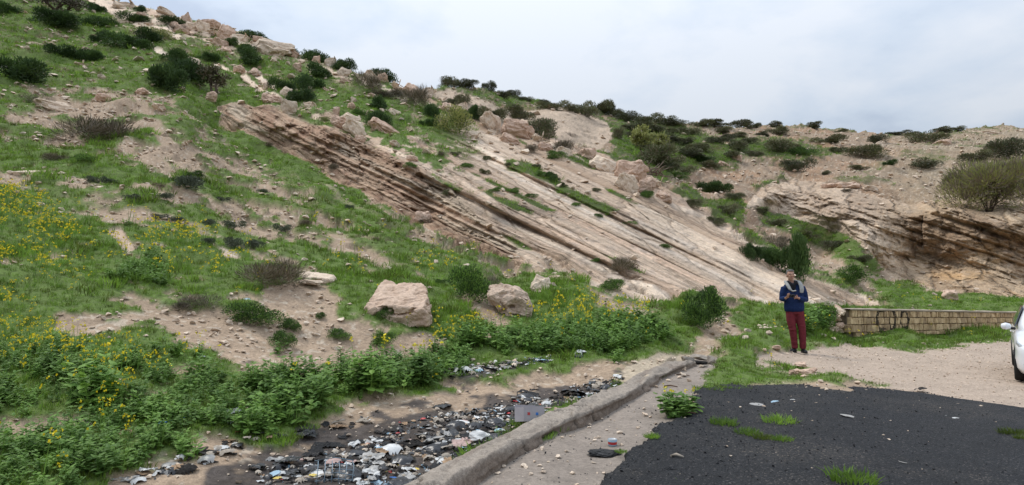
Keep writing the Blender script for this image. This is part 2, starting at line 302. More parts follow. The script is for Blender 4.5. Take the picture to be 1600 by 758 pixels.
small = 1 - np.clip(np.maximum.reduce([M['outcrop'], M['cliff'], M['bluff'], M['ridge'], ribs]) * 2, 0, 1); drock = drock * (1 - small) + small * (0.01 + craggy * 0.06)
lod = np.clip(T / 12.0, 0.25, 2.5)
dsoil = fbm(X * 0.6, Y * 0.6, Z * 0.6, 5, 81) * 0.16 * lod + fbm(X * 5, Y * 5, Z * 5, 3, 82) * 0.018 * np.clip(lod, 0.6, 1.5)
gully = -np.abs(fbm(X * 0.55 + Z * .1, Y * 0.14, None, 3, 83)) * 0.35 * sstep(14, 22, T) * soil
dgr = 0.05 + 0.05 * nf
flatness = np.maximum.reduce([sstep(.3, .6, M['gravel']), sstep(.3, .6, M['strip']), sstep(590, 640, PY) * (PX > 900), sstep(830, 860, PY)])
disp = (dsoil + gully + dgr * grass) * (1 - flatness) + flatness * (fbm(X * 3, Y * 3, None, 4, 84) * 0.012)
rk = sstep(0.2, 0.8, rock)
rkd = sstep(0.2, 0.8, rock_geo) * np.clip(np.maximum.reduce([sstep(.45, .95, M['osoft']), sstep(.45, .95, M['csoft']), small, 0.45 * (PY < 260) * (M['osoft'] < .3) * (M['csoft'] < .3)]), 0.12, 1)
# worn banks at the terrace edge on the left
band = np.exp(-((PY - (287 + 0.05 * PX)) / 9.0) ** 2) * (PX < 340); disp += band * 0.12 * (1 + nf)
dr_ = np.where(rkd > 0, drock * rkd, 0)
PD = P0 + NRM * (disp * (1 - rkd))[..., None] - RD / np.linalg.norm(RD, axis=2, keepdims=True) * (1.25 * dr_ * np.clip(T / 30, .3, 1.5))[..., None]
# back of the hill beyond the skyline
back = []; lastP = PD[-1]; hd = RD[-1].copy(); hd[:, 2] = 0; hd /= np.linalg.norm(hd, axis=1, keepdims=True)
for d_ in (0.6, 1.5, 3, 6, 11, 18, 28, 45, 70):
    q = lastP + hd * d_; q[:, 2] -= 0.10 * d_ + 0.006 * d_ * d_; back.append(q)
PA = np.vstack([PD, np.array(back)]); nrow, ncol = PA.shape[:2]
NRMD = gradn(PD)
def ext(a): return np.vstack([a, np.repeat(a[-1:], len(back), 0)])

# ---------------------------------------------------------------- surface colours (what the ground itself is)
def C3(*c): return np.array(c, float)
def lerp(a, b, m): return a * (1 - m[..., None]) + b * m[..., None]
fine = fbm(X * 7, Y * 7, Z * 7, 3, 91); mid = fbm(X * 2.2, Y * 2.2, Z * 2.2, 4, 92); big = fbm(X * 0.25, Y * 0.25, Z * 0.25, 3, 93)
col = np.zeros(X.shape + (3,)) + C3(0.345, 0.255, 0.178)
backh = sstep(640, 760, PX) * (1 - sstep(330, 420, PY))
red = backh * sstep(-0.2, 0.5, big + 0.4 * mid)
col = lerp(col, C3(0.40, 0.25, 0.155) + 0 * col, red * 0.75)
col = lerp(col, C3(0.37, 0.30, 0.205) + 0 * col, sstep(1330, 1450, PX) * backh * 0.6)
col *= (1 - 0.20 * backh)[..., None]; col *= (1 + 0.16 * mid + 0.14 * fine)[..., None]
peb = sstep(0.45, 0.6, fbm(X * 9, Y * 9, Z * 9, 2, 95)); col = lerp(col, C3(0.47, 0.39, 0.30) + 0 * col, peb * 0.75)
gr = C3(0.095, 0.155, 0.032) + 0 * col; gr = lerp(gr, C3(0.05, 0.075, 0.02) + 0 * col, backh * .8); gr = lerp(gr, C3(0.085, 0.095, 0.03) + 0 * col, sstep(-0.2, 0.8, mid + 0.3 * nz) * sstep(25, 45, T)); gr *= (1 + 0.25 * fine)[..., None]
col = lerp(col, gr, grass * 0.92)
col = lerp(col, C3(0.40, 0.315, 0.245) * (1 + 0.10 * mid[..., None] + 0.12 * fine[..., None]), sstep(.3, .6, M['gravel']) * (1 - grass))
col = lerp(col, C3(0.245, 0.205, 0.17) * (1 + 0.14 * mid[..., None] + 0.10 * fine[..., None]), sstep(.3, .6, M['strip']) * (1 - grass))
col = lerp(col, C3(0.44, 0.36, 0.26) * (1 + 0.15 * mid[..., None]), sstep(.4, .6, M['sand']))
bn = sstep(0.35, 0.75, M['burnt'] + 0.5 * mid + .3 * fine - 0.08); col = lerp(col, C3(0.055, 0.048, 0.045) * (1 + 0.5 * fine[..., None]), bn * 0.92 * (1 - sstep(.3, .6, M['strip'])))
# rock
pale = C3(0.68, 0.55, 0.42); pink = C3(0.60, 0.44, 0.32); grey = C3(0.50, 0.42, 0.35); white = C3(0.74, 0.66, 0.56)
rc = lerp(pale + 0 * col, pink + 0 * col, sstep(0.2, 0.9, r2)); rc = lerp(rc, grey + 0 * col, sstep(0.1, 0.6, mid) * 0.5 * (1 - 0.5 * led))
rc *= (1 - .10 * sstep(390, 320, PY) * (PX > 640))[..., None]; rc *= (0.80 + 0.16 * c2 + 0.06 * c3 + 0.20 * r1)[..., None]
rc = lerp(rc, white + 0 * col, sstep(0.86, 0.93, r3) * sstep(900, 700, PX * 0 + PX) * 0.0 + sstep(0.45, 0.75, vnoise(M['beta'] * 3.5, s * 0.06, None, 7)) * 0.6)
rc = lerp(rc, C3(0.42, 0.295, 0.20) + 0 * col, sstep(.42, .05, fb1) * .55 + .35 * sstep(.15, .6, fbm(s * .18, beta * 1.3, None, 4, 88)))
ledc = lerp(C3(0.47, 0.325, 0.22) + 0 * col, C3(0.35, 0.21, 0.135) + 0 * col, sstep(-0.1, 0.6, mid + 0.4 * (c1 - .5)))
ledc = lerp(ledc, C3(0.58, 0.48, 0.36) + 0 * col, sstep(0.15, 0.6, fbm(s * 0.5, beta * 3, None, 4, 97) + 0.35 * sstep(640, 760, PX)) * 0.85)
rc = lerp(rc, ledc, led * 0.85)
clc = lerp(C3(0.50, 0.375, 0.25) + 0 * col, C3(0.55, 0.36, 0.19) + 0 * col, sstep(0.0, 0.6, fbm(X * .3, Y * .3, Z * .5, 4, 98)) * sstep(1380, 1500, PX))
clc *= (0.85 + 0.3 * g2)[..., None]
dark_streak = sstep(0.1, 0.6, fbm(X * 0.30, beta2 * 0.35, Z * 0.2, 4, 99) + 0.75 * M['varnish'] * (1 - .5 * sstep(385, 420, PY)) - 0.35)
clc = lerp(clc, C3(0.28, 0.19, 0.125) + 0 * col, dark_streak * 0.6 * sstep(1300, 1450, PX))
clc = lerp(clc, C3(0.60, 0.48, 0.37) + 0 * col, (1 - sstep(1330, 1450, PX)) * 0.7 + 0.35 * sstep(0.3, 0.6, mid))
rc = lerp(rc, clc, M['cliff'])
rc = lerp(rc, C3(0.44, 0.34, 0.25) * (1 + 0.2 * mid[..., None]), blf)
lich = sstep(0.35, 0.7, fbm(X * 3, Y * 3, Z * 3, 4, 96)); rc = lerp(rc, C3(0.17, 0.14, 0.115) + 0 * col, lich * 0.38)
crack_dark = sstep(-0.0, -0.2, d2 + d3); rc = lerp(rc, C3(0.2, 0.14, 0.10) + 0 * col, np.clip(crack_dark, 0, 1) * 0.5 * (1 - M['cliff']))  # darker brown where the finer bed relief is recessed
rc *= (1 + 0.10 * fine)[..., None]
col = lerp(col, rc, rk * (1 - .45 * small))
col = np.clip(col, 0.01, 0.75)

# ---------------------------------------------------------------- materials
MATS = {}
class NB:
    def __init__(s, name):
        s.m = bpy.data.materials.new(name); s.m.use_nodes = True; s.t = s.m.node_tree; s.t.nodes.clear()
        s.out = s.n('ShaderNodeOutputMaterial')
    def n(s, t, **kw):
        x = s.t.nodes.new(t)
        for k_, v_ in kw.items():
            if k_.startswith('i_'): x.inputs[k_[2:].replace('_', ' ')].default_value = v_
            else: setattr(x, k_, v_)
        return x
    def l(s, a, b): s.t.links.new(a, b)
    def math(s, op, a, b=None, clamp=False):
        x = s.n('ShaderNodeMath', operation=op); x.use_clamp = clamp
        for i, v_ in enumerate((a, b)):
            if v_ is None: continue
            if isinstance(v_, (int, float)): x.inputs[i].default_value = v_
            else: s.l(v_, x.inputs[i])
        return x.outputs[0]
def ramp(nb, fac, stops):
    r = nb.n('ShaderNodeValToRGB'); e = r.color_ramp.elements
    while len(e) < len(stops): e.new(0.5)
    for i, (p, c) in enumerate(stops): e[i].position = p; e[i].color = (*c, 1) if len(c) == 3 else c
    nb.l(fac, r.inputs[0]); return r.outputs[0]
def mixc(nb, fac, a, b, mode='MIX'):
    m = nb.n('ShaderNodeMix', data_type='RGBA', blend_type=mode)
    for i, v_ in ((0, fac), (6, a), (7, b)):
        if isinstance(v_, (int, float)): m.inputs[i].default_value = v_
        elif isinstance(v_, tuple): m.inputs[i].default_value = (*v_, 1)
        else: nb.l(v_, m.inputs[i])
    return m.outputs[2]
def terrain_mat(name, bs=14.0, bstr=0.5, rough=0.95, fine_amt=0.35, bdist=0.05, bed=None):
    nb = NB(name); a = nb.n('ShaderNodeVertexColor', layer_name='ground_colour')
    g = nb.n('ShaderNodeNewGeometry'); n_ = nb.n('ShaderNodeTexNoise', i_Scale=bs, i_Detail=8.0, i_Roughness=0.62)
    nb.l(g.outputs['Position'], n_.inputs['Vector'])
    v_ = nb.n('ShaderNodeTexNoise', i_Scale=bs * 4.5, i_Detail=3.0); nb.l(g.outputs['Position'], v_.inputs['Vector'])
    f = ramp(nb, n_.outputs['Fac'], [(0.25, (1 - fine_amt,) * 3), (0.75, (1 + fine_amt,) * 3)])
    c = mixc(nb, 1.0, a.outputs['Color'], f, 'MULTIPLY')
    f2 = ramp(nb, v_.outputs['Fac'], [(0.3, (1 - fine_amt * .6,) * 3), (0.7, (1 + fine_amt * .6,) * 3)])
    c = mixc(nb, 1.0, c, f2, 'MULTIPLY')
    bh = None
    if bed:
        at_ = nb.n('ShaderNodeAttribute', attribute_name='bedding'); mp = nb.n('ShaderNodeMapping'); mp.inputs['Scale'].default_value = bed; nb.l(at_.outputs['Vector'], mp.inputs['Vector'])
        nb1 = nb.n('ShaderNodeTexNoise', i_Scale=1.0, i_Detail=7.0, i_Roughness=0.6, i_Distortion=0.1); nb.l(mp.outputs[0], nb1.inputs['Vector'])
        f3 = ramp(nb, nb1.outputs['Fac'], [(0.30, (0.80, 0.76, 0.72)), (0.43, (0.94, 0.92, 0.90)), (0.60, (1.05, 1.05, 1.05)), (0.70, (1.16, 1.18, 1.18))]); c = mixc(nb, 1.0, c, f3, 'MULTIPLY')
        mp2 = nb.n('ShaderNodeMapping'); mp2.inputs['Scale'].default_value = ((bed[0] * 4.5, bed[1] * .32, 1) if bed[1] > 2 else (.38, 1.1, 1)); nb.l(at_.outputs['Vector'], mp2.inputs['Vector'])
        wn_ = nb.n('ShaderNodeTexNoise', i_Scale=.8, i_Detail=4.0); nb.l(g.outputs['Position'], wn_.inputs['Vector']); wm = nb.n('ShaderNodeVectorMath', operation='MULTIPLY_ADD'); wm.inputs[1].default_value = (.55, .35, 0); nb.l(wn_.outputs['Color'], wm.inputs[0]); nb.l(mp2.outputs[0], wm.inputs[2])
        vo = nb.n('ShaderNodeTexVoronoi', feature='DISTANCE_TO_EDGE', i_Scale=1.0); nb.l(wm.outputs[0], vo.inputs['Vector']); vc = nb.n('ShaderNodeTexVoronoi', i_Scale=1.0); nb.l(wm.outputs[0], vc.inputs['Vector'])
        jn = ramp(nb, vo.outputs['Distance'], [(0.0, (0.40, 0.35, 0.31)), (0.035, (0.95, 0.94, 0.93)), (0.2, (1, 1, 1))]); c = mixc(nb, 0.55, c, jn, 'MULTIPLY')
        sc2 = nb.n('ShaderNodeSeparateColor'); nb.l(vc.outputs['Color'], sc2.inputs[0]); c = mixc(nb, 1.0, c, ramp(nb, sc2.outputs[0], [(0, (.86, .84, .83)), (1, (1.12, 1.12, 1.12))]), 'MULTIPLY')
        jb = nb.math('ADD', nb.math('MULTIPLY', vo.outputs['Distance'], 14.0, True), nb.math('MULTIPLY', sc2.outputs[1], 1.2))
        rd = nb.math('ABSOLUTE', nb.math('SUBTRACT', nb1.outputs['Fac'], 0.47)); cr_ = nb.math('MULTIPLY', rd, 16.0, True)
        mk = ramp(nb, cr_, [(0.0, (0.74, 0.69, 0.65)), (0.3, (1, 1, 1))]); c = mixc(nb, 0.85, c, mk, 'MULTIPLY'); bh = nb.math('ADD', nb.math('MULTIPLY', nb1.outputs['Fac'], 3.0), nb.math('MULTIPLY', cr_, 0.5)); bh = nb.math('ADD', bh, jb)
    b = nb.n('ShaderNodeBump', i_Strength=bstr, i_Distance=bdist); h = nb.math('ADD', n_.outputs['Fac'], nb.math('MULTIPLY', v_.outputs['Fac'], 0.3)); h = nb.math('ADD', h, bh) if bh is not None else h; nb.l(h, b.inputs['Height'])
    p = nb.n('ShaderNodeBsdfPrincipled', i_Roughness=rough); p.inputs['Specular IOR Level'].default_value = 0.15
    nb.l(c, p.inputs['Base Color']); nb.l(b.outputs[0], p.inputs['Normal']); nb.l(p.outputs[0], nb.out.inputs[0])
    return nb.m
def simple(name, c, c2=None, scale=8.0, rough=0.7, spec=0.3, bump=0.0, rnd=0.0, metal=0.0, bdist=0.02, objc=False, trans=0.0, coat=0.0):
    if name in MATS: return MATS[name]
    nb = NB(name); p = nb.n('ShaderNodeBsdfPrincipled', i_Roughness=rough, i_Metallic=metal); p.inputs['Specular IOR Level'].default_value = spec
    p.inputs['Coat Weight'].default_value = coat
    t = nb.n('ShaderNodeTexCoord'); n_ = nb.n('ShaderNodeTexNoise', i_Scale=scale, i_Detail=5.0, i_Roughness=0.6); nb.l(t.outputs['Object'], n_.inputs['Vector'])
    c2 = c2 or tuple(x * 0.75 for x in c)
    cc = ramp(nb, n_.outputs['Fac'], [(0.3, c2), (0.7, c)])
    if rnd:
        oi = nb.n('ShaderNodeObjectInfo'); r_ = ramp(nb, oi.outputs['Random'], [(0.0, (1 - rnd,) * 3), (0.5, (1.0, 1 - rnd * .15, 1 - rnd * .3)), (1.0, (1 + rnd,) * 3)])
        cc = mixc(nb, 1.0, cc, r_, 'MULTIPLY')
    if bump:
        b = nb.n('ShaderNodeBump', i_Strength=bump, i_Distance=bdist); nb.l(n_.outputs['Fac'], b.inputs['Height']); nb.l(b.outputs[0], p.inputs['Normal'])
    nb.l(cc, p.inputs['Base Color']); nb.l(p.outputs[0], nb.out.inputs[0]); MATS[name] = nb.m; return nb.m
def leafmat(name, c, c2, rnd=0.25, trans=0.3, scale=3.0):
    if name in MATS: return MATS[name]
    nb = NB(name); t = nb.n('ShaderNodeTexCoord'); n_ = nb.n('ShaderNodeTexNoise', i_Scale=scale, i_Detail=4.0); nb.l(t.outputs['Object'], n_.inputs['Vector'])
    cc = ramp(nb, n_.outputs['Fac'], [(0.35, c2), (0.65, c)])
    oi = nb.n('ShaderNodeObjectInfo'); r_ = ramp(nb, oi.outputs['Random'], [(0.0, (1 - rnd, 1 - rnd, 1 - rnd)), (1.0, (1 + rnd * 1.2, 1 + rnd, 1 + rnd * .5))])
    cc = mixc(nb, 1.0, cc, r_, 'MULTIPLY')
    d = nb.n('ShaderNodeBsdfPrincipled', i_Roughness=0.6); d.inputs['Specular IOR Level'].default_value = 0.25; nb.l(cc, d.inputs['Base Color'])
    tr = nb.n('ShaderNodeBsdfTranslucent'); nb.l(cc, tr.inputs['Color'])
    m_ = nb.n('ShaderNodeMixShader'); m_.inputs[0].default_value = trans; nb.l(d.outputs[0], m_.inputs[1]); nb.l(tr.outputs[0], m_.inputs[2]); nb.l(m_.outputs[0], nb.out.inputs[0])
    MATS[name] = nb.m; return nb.m

# ---------------------------------------------------------------- object helpers
def tag(o, label=None, cat=None, group=None, kind=None):
    if label: o['label'] = label
    if cat: o['category'] = cat
    if group: o['group'] = group
    if kind: o['kind'] = kind
    return o
def mesh_np(name, V, Fq, mat, smooth=True, colors=None):
    me = bpy.data.meshes.new(name); V = np.asarray(V, np.float32); Fq = np.asarray(Fq, np.int32); k_ = Fq.shape[1]
    me.vertices.add(len(V)); me.vertices.foreach_set('co', V.ravel())
    me.loops.add(Fq.size); me.loops.foreach_set('vertex_index', Fq.ravel())
    me.polygons.add(len(Fq)); me.polygons.foreach_set('loop_start', np.arange(len(Fq), dtype=np.int32) * k_)
    try: me.polygons.foreach_set('loop_total', np.full(len(Fq), k_, np.int32))
    except Exception: pass
    me.polygons.foreach_set('use_smooth', np.full(len(Fq), smooth))
    me.update(calc_edges=True)
    if colors is not None:
        at_ = me.color_attributes.new('ground_colour', 'FLOAT_COLOR', 'POINT'); c4 = np.ones((len(V), 4), np.float32); c4[:, :3] = colors; at_.data.foreach_set('color', c4.ravel())
    for m_ in (mat if isinstance(mat, (list, tuple)) else [mat]): me.materials.append(m_)
    return me
def link(name, me, parent=None, loc=None, rot=None, scale=None):
    o = bpy.data.objects.new(name, me); COL.objects.link(o)
    if parent: o.parent = parent
    if loc is not None: o.location = loc
    if rot is not None: o.rotation_euler = rot
    if scale is not None: o.scale = scale
    return o
def empty(name, loc=(0, 0, 0), rz=0.0):
    o = bpy.data.objects.new(name, None); COL.objects.link(o); o.location = loc; o.rotation_euler.z = rz; o.empty_display_size = 0.2; return o
def copy_tree(o, parent=None):
    c = o.copy(); COL.objects.link(c); c.parent = parent
    for ch in list(o.children): copy_tree(ch, c)
    return c

# ---------------------------------------------------------------- lay the terrain out as its own pieces of ground
Vall = PA.reshape(-1, 3); call = ext(col).reshape(-1, 3) if False else np.vstack([col.reshape(-1, 3), np.repeat(col[-1:], len(back), 0).reshape(-1, 3)])
ii = np.arange(nrow * ncol).reshape(nrow, ncol)
Q = np.stack([ii[:-1, :-1], ii[:-1, 1:], ii[1:, 1:], ii[1:, :-1]], -1)
def fz(m): m = ext(m); return (m[:-1, :-1] + m[1:, 1:] + m[:-1, 1:] + m[1:, :-1]) / 4
zone = np.zeros(Q.shape[:2], int)
zone[fz(rock * np.maximum(M['outcrop'], 0)) > 0.35] = 1
zone[fz(rock * M['cliff']) > 0.35] = 2
zone[fz(((PX > 690) & (PY < 330) & (T > 42)).astype(float)) > 0.5] = np.where(zone[fz(((PX > 690) & (PY < 330) & (T > 42)).astype(float)) > 0.5] == 0, 3, zone[fz(((PX > 690) & (PY < 330) & (T > 42)).astype(float)) > 0.5])
zone[(fz(M['gravel']) > 0.5) & (zone == 0)] = 4
zone[(fz(M['strip']) > 0.5) & (zone == 0)] = 5
def bedv(b_): return ext(np.stack([s, b_ + 0.012 * craggy, 0 * s], -1)).reshape(-1, 3)
BED1 = bedv(beta); BED2 = ext(np.stack([s2, beta2 + 0.012 * craggy, 0 * s], -1)).reshape(-1, 3)
ZN = ['grassy_hillside', 'limestone_outcrop', 'rock_cliff', 'back_hill', 'gravel_track', 'roadside_strip']
ZM = [terrain_mat('soil_and_turf', 16, 0.5), terrain_mat('bedded_limestone', 5, 0.9, 0.9, 0.25, 0.12, (0.10, 3.4, 1.0)), terrain_mat('cliff_rock', 2.6, 0.9, 0.9, 0.28, 0.25, (0.16, 0.75, 1.0)), terrain_mat('dry_hill_soil', 5, 0.6, 0.95, 0.3, 0.1), terrain_mat('gravel', 26, 0.6, 0.9, 0.4, 0.03), terrain_mat('dirty_concrete', 22, 0.5, 0.85, 0.3, 0.02)]
for z_ in range(6):
    q = Q[zone == z_]; used, invx = np.unique(q, return_inverse=True)
    me = mesh_np(ZN[z_], Vall[used], invx.reshape(-1, 4), ZM[z_], True, call[used])
    if z_ in (1, 2):
        ba = me.attributes.new('bedding', 'FLOAT_VECTOR', 'POINT'); ba.data.foreach_set('vector', np.ascontiguousarray((BED1, BED2)[z_ - 1][used]).astype(np.float32).ravel())
    tag(link(ZN[z_], me), kind='structure')
# the plain around it all
gs = []; gf = []; r_s = [0, 2.3, 6, 20, 60, 200, 600, 1500]
def pl():
    V_ = []; F_ = []
    xs = [-1500, -300, -60, -12, -4, 4, 12, 60, 300, 1500]; ys = [-1500, -300, -60, -12, -3, 1.35, 1.36, 60, 300, 1500]
    for yy in ys:
        for xx in xs: V_.append((xx, yy, 0.0 if yy <= 1.35 else -12.0))
    for j in range(len(ys) - 1):
        for i in range(len(xs) - 1): a_ = j * len(xs) + i; F_.append((a_, a_ + 1, a_ + 1 + len(xs), a_ + len(xs)))
    return V_, F_
V_, F_ = pl(); me = mesh_np('ground', V_, F_, simple('packed_ground', (0.30, 0.235, 0.175), scale=2.0, rough=0.95, bump=0.3), False)
tag(link('ground', me), kind='structure')

# where a thing stands: the point of ground seen at picture position (px, py)
PYc = PY[len(near):]; PDc = PD[len(near):]; colstep = cols
def at(px, py):
    px = np.atleast_1d(np.float64(px)); py = np.atleast_1d(np.float64(py))
    ci = np.interp(px, cols, np.arange(len(cols))); c0 = np.clip(ci.astype(int), 0, len(cols) - 2); fc = ci - c0
    sk = skyline(px); v_ = np.clip((low - py) / (low - sk), 0, 1) ** (1 / 0.93); ri = v_ * (NR - 1); r0 = np.clip(ri.astype(int), 0, NR - 2); fr = np.clip(ri - r0, 0, 1)
    g = PDc; p = (g[r0, c0] * (1 - fc)[:, None] + g[r0, c0 + 1] * fc[:, None]) * (1 - fr)[:, None] + (g[r0 + 1, c0] * (1 - fc)[:, None] + g[r0 + 1, c0 + 1] * fc[:, None]) * fr[:, None]
    return p if len(px) > 1 else Vector(p[0])
def dist(p): return p[1] * CP + (p[2] - CAMZ) * SP
def px2m(n, p): return n * dist(p) / F
# samples over the visible ground: cell centres, area, normals, masks
A_ = PD; cu = A_[:, 1:] - A_[:, :-1]; area = np.linalg.norm(np.cross(cu[:-1], (A_[1:] - A_[:-1])[:, :-1]), axis=2)
NL = len(near)
def sample(density, seed):
    """density: points per m2 on every cell (nrow-1,ncol-1)"""
    r = np.random.default_rng(seed); lam = np.minimum(area * density, 3)
    cnt = r.poisson(lam); j, i = np.nonzero(cnt); rep = cnt[j, i]; j = np.repeat(j, rep); i = np.repeat(i, rep)
    u = r.random(len(j)); v_ = r.random(len(j))
    P = A_[j, i] * ((1 - u) * (1 - v_))[:, None] + A_[j, i + 1] * (u * (1 - v_))[:, None] + A_[j + 1, i] * ((1 - u) * v_)[:, None] + A_[j + 1, i + 1] * (u * v_)[:, None]
    return P, j, i, r
def cell(m): return m[:-1, :-1]

# ================================================================ stones and boulders
def rock_mesh(name, seed, dims=(1, 1, 1), n=16, sub=2, rough=0.10, flat=0.0, mat=None, cuts=0, fnoise=2.6):
    r = random.Random(seed); bm = bmesh.new()
    for i in range(n):
        v_ = Vector((r.gauss(0, 1), r.gauss(0, 1), r.gauss(0, 1))); v_.normalize(); m_ = max(abs(v_.x), abs(v_.y), abs(v_.z))
        v_ = v_ * (0.55 + 0.45 / m_ * 0.62) * (0.85 + 0.15 * r.random()); bm.verts.new(v_)
    res = bmesh.ops.convex_hull(bm, input=bm.verts); 
    bmesh.ops.delete(bm, geom=[g for g in res['geom_interior'] if isinstance(g, bmesh.types.BMVert)], context='VERTS')
    bmesh.ops.dissolve_limit(bm, angle_limit=0.25, verts=bm.verts, edges=bm.edges)
    if sub: bmesh.ops.bevel(bm, geom=list(bm.edges), offset=0.07, segments=1, affect='EDGES')
    bmesh.ops.triangulate(bm, faces=bm.faces)
    for _ in range(sub):
        bmesh.ops.subdivide_edges(bm, edges=bm.edges, cuts=1, use_grid_fill=True)
        bmesh.ops.triangulate(bm, faces=bm.faces)
    co = np.array([v_.co for v_ in bm.verts])
    if rough and sub:
        bm.normal_update(); nn = np.array([v_.normal for v_ in bm.verts])
        d_ = fbm(co[:, 0] * fnoise + seed, co[:, 1] * fnoise, co[:, 2] * fnoise * 1.6, 4, seed) * rough
        d_ -= rough * 0.9 * sstep(0.75, 0.95, 1 - np.abs(fbm(co[:, 0] * 1.7 + seed, co[:, 1] * 1.7, co[:, 2] * 3.0, 3, seed + 9)))
        co = co + nn * d_[:, None]
    co[:, 2] = np.where(co[:, 2] < -0.6, -0.6 + (co[:, 2] + 0.6) * 0.4, co[:, 2])
    co /= np.abs(co).max(0)
    for v_, c_ in zip(bm.verts, co): v_.co = (c_[0] * .5 * dims[0], c_[1] * .5 * dims[1], (c_[2] * .5 + 0.5) * dims[2])
    me = bpy.data.meshes.new(name); bm.to_mesh(me); bm.free(); me.materials.append(mat)
    for p_ in me.polygons: p_.use_smooth = False
    return me
def stone_mat(name, c, c2, dark=(0.16, 0.125, 0.10), scale=4.0, bstr=0.6, rnd=0.12):
    nb = NB(name); t = nb.n('ShaderNodeTexCoord'); g = nb.n('ShaderNodeNewGeometry'); n_ = nb.n('ShaderNodeTexNoise', i_Scale=scale, i_Detail=9.0, i_Roughness=0.62); nb.l(g.outputs['Position'], n_.inputs['Vector'])
    n2_ = nb.n('ShaderNodeTexNoise', i_Scale=scale * 5, i_Detail=5.0, i_Roughness=0.7); nb.l(g.outputs['Position'], n2_.inputs['Vector'])
    a = ramp(nb, n_.outputs['Fac'], [(0.24, dark), (0.37, c2), (0.54, c)]); 
    b2 = ramp(nb, n2_.outputs['Fac'], [(0.3, (0.72, 0.70, 0.68)), (0.6, (1.08, 1.08, 1.08))]); a = mixc(nb, 1.0, a, b2, 'MULTIPLY')
    oi = nb.n('ShaderNodeObjectInfo'); rr = ramp(nb, oi.outputs['Random'], [(0, (1 - rnd,) * 3), (0.5, (1, 1 - rnd * .3, 1 - rnd * .5)), (1, (1 + rnd,) * 3)]); a = mixc(nb, 1.0, a, rr, 'MULTIPLY')
    h = nb.math('ADD', n_.outputs['Fac'], nb.math('MULTIPLY', n2_.outputs['Fac'], 0.35)); b = nb.n('ShaderNodeBump', i_Strength=bstr, i_Distance=0.06); nb.l(h, b.inputs['Height'])
    p = nb.n('ShaderNodeBsdfPrincipled', i_Roughness=0.9); p.inputs['Specular IOR Level'].default_value = 0.15
    nb.l(a, p.inputs['Base Color']); nb.l(b.outputs[0], p.inputs['Normal']); nb.l(p.outputs[0], nb.out.inputs[0]); return nb.m
M_PALE = stone_mat('pale_limestone', (0.66, 0.55, 0.43), (0.52, 0.41, 0.31)); M_PINK = stone_mat('pinkish_limestone', (0.60, 0.45, 0.35), (0.46, 0.33, 0.245))
M_BOULD = stone_mat('boulder_limestone', (0.60, 0.465, 0.36), (0.44, 0.325, 0.24), scale=3.2, bstr=0.9)
M_PEB = stone_mat('loose_stone', (0.64, 0.54, 0.43), (0.50, 0.40, 0.30), scale=9, bstr=0.4, rnd=0.2)
ROCKS = [rock_mesh('rock', 40 + i, n=15 + i, sub=2, rough=0.10, mat=(M_PALE, M_PINK)[i % 2]) for i in range(8)]
SMALL = [rock_mesh('stone', 90 + i, n=11, sub=0, mat=M_PEB) for i in range(6)]

# landmarks used to say which one is meant
LM = [((330,140),'the small twin-trunked tree'),((100,10),'the bare tree at the top left'),((345,180),'the top end of the long rock face'),((412,78),'the huge block on the skyline'),
 ((708,190),'the yellow-green bush below the ridge'),((1010,262),'the pile of dead branches'),((1000,215),'the pale young tree'),((1545,300),'the wide feathery tree'),
 ((615,468),'the big flat-topped boulder'),((795,465),'the pitted boulder'),((1105,490),'the round green shrub'),((487,437),'the flat layered rock'),((135,195),'the large brown scrub bush'),
 ((28,112),'the long dark bush at the left edge'),((597,118),'the dark tree alone on the skyline'),((950,262),'the flat grey block above the slabs'),((1420,205),'the far skyline'),((1217,232),'the far hill saddle'),((1252,405),'the tall dark shrub behind the man'),
 ((240,165),'the leaning pale boulder'),((764,140),'the lone skyline shrub'),((62,268),'the two paving slabs'),((650,340),'the block under the rock face'),((975,415),'the brown scrub on the slabs'),
 ((390,590),'the weedy bank'),((1255,575),'the little pile of broken stones'),((1320,500),'the broken end of the wall'),((400,690),'the burnt ground'),((160,650),'the bare patch at lower left'),((865,345),'the middle of the tilted slabs'),((1240,350),'the green gully strip')]
USED = {}
def where(px, py, skip=None):
    best = sorted(LM, key=lambda l: (l[0][0] - px) ** 2 + ((l[0][1] - py) * 1.3) ** 2)
    best = [b_ for b_ in best if (b_[0][0] - px) ** 2 + (b_[0][1] - py) ** 2 > 150]
    (lx, ly), nm = best[0]; dx, dy = px - lx, py - ly
    if abs(dx) > 1.8 * abs(dy): d_ = 'left of' if dx < 0 else 'right of'
    elif abs(dy) > 1.8 * abs(dx): d_ = 'above' if dy < 0 else 'below'
    else: d_ = ('above and ' if dy < 0 else 'below and ') + ('left of' if dx < 0 else 'right of')
    r_ = math.hypot(dx, dy); near_ = '' if r_ < 60 else 'well '
    return near_ + d_ + ' ' + nm
def uniq(lst):
    """lst of (obj, adjectives+noun, px, py): write labels, ranking look-alikes that share a landmark from the left"""
    g = {}
    for o, a, px, py in lst: g.setdefault(a + ' ' + where(px, py), []).append((px, o, a, py))
    for lab, items in g.items():
        items.sort(key=lambda z: z[0])
        if len(lab.split()) > 13: lab = lab.replace('well ', '').replace('above and left of', 'up-left from').replace('above and right of', 'up-right from').replace('below and left of', 'down-left from').replace('below and right of', 'down-right from')
        if len(items) == 1: items[0][1]['label'] = lab
        else:
            names = ['leftmost', 'second', 'third', 'fourth', 'fifth', 'sixth', 'seventh']
            for k_, it in enumerate(items):
                nm = 'rightmost' if k_ == len(items) - 1 else names[min(k_, 6)]
                it[1]['label'] = nm + ' ' + lab

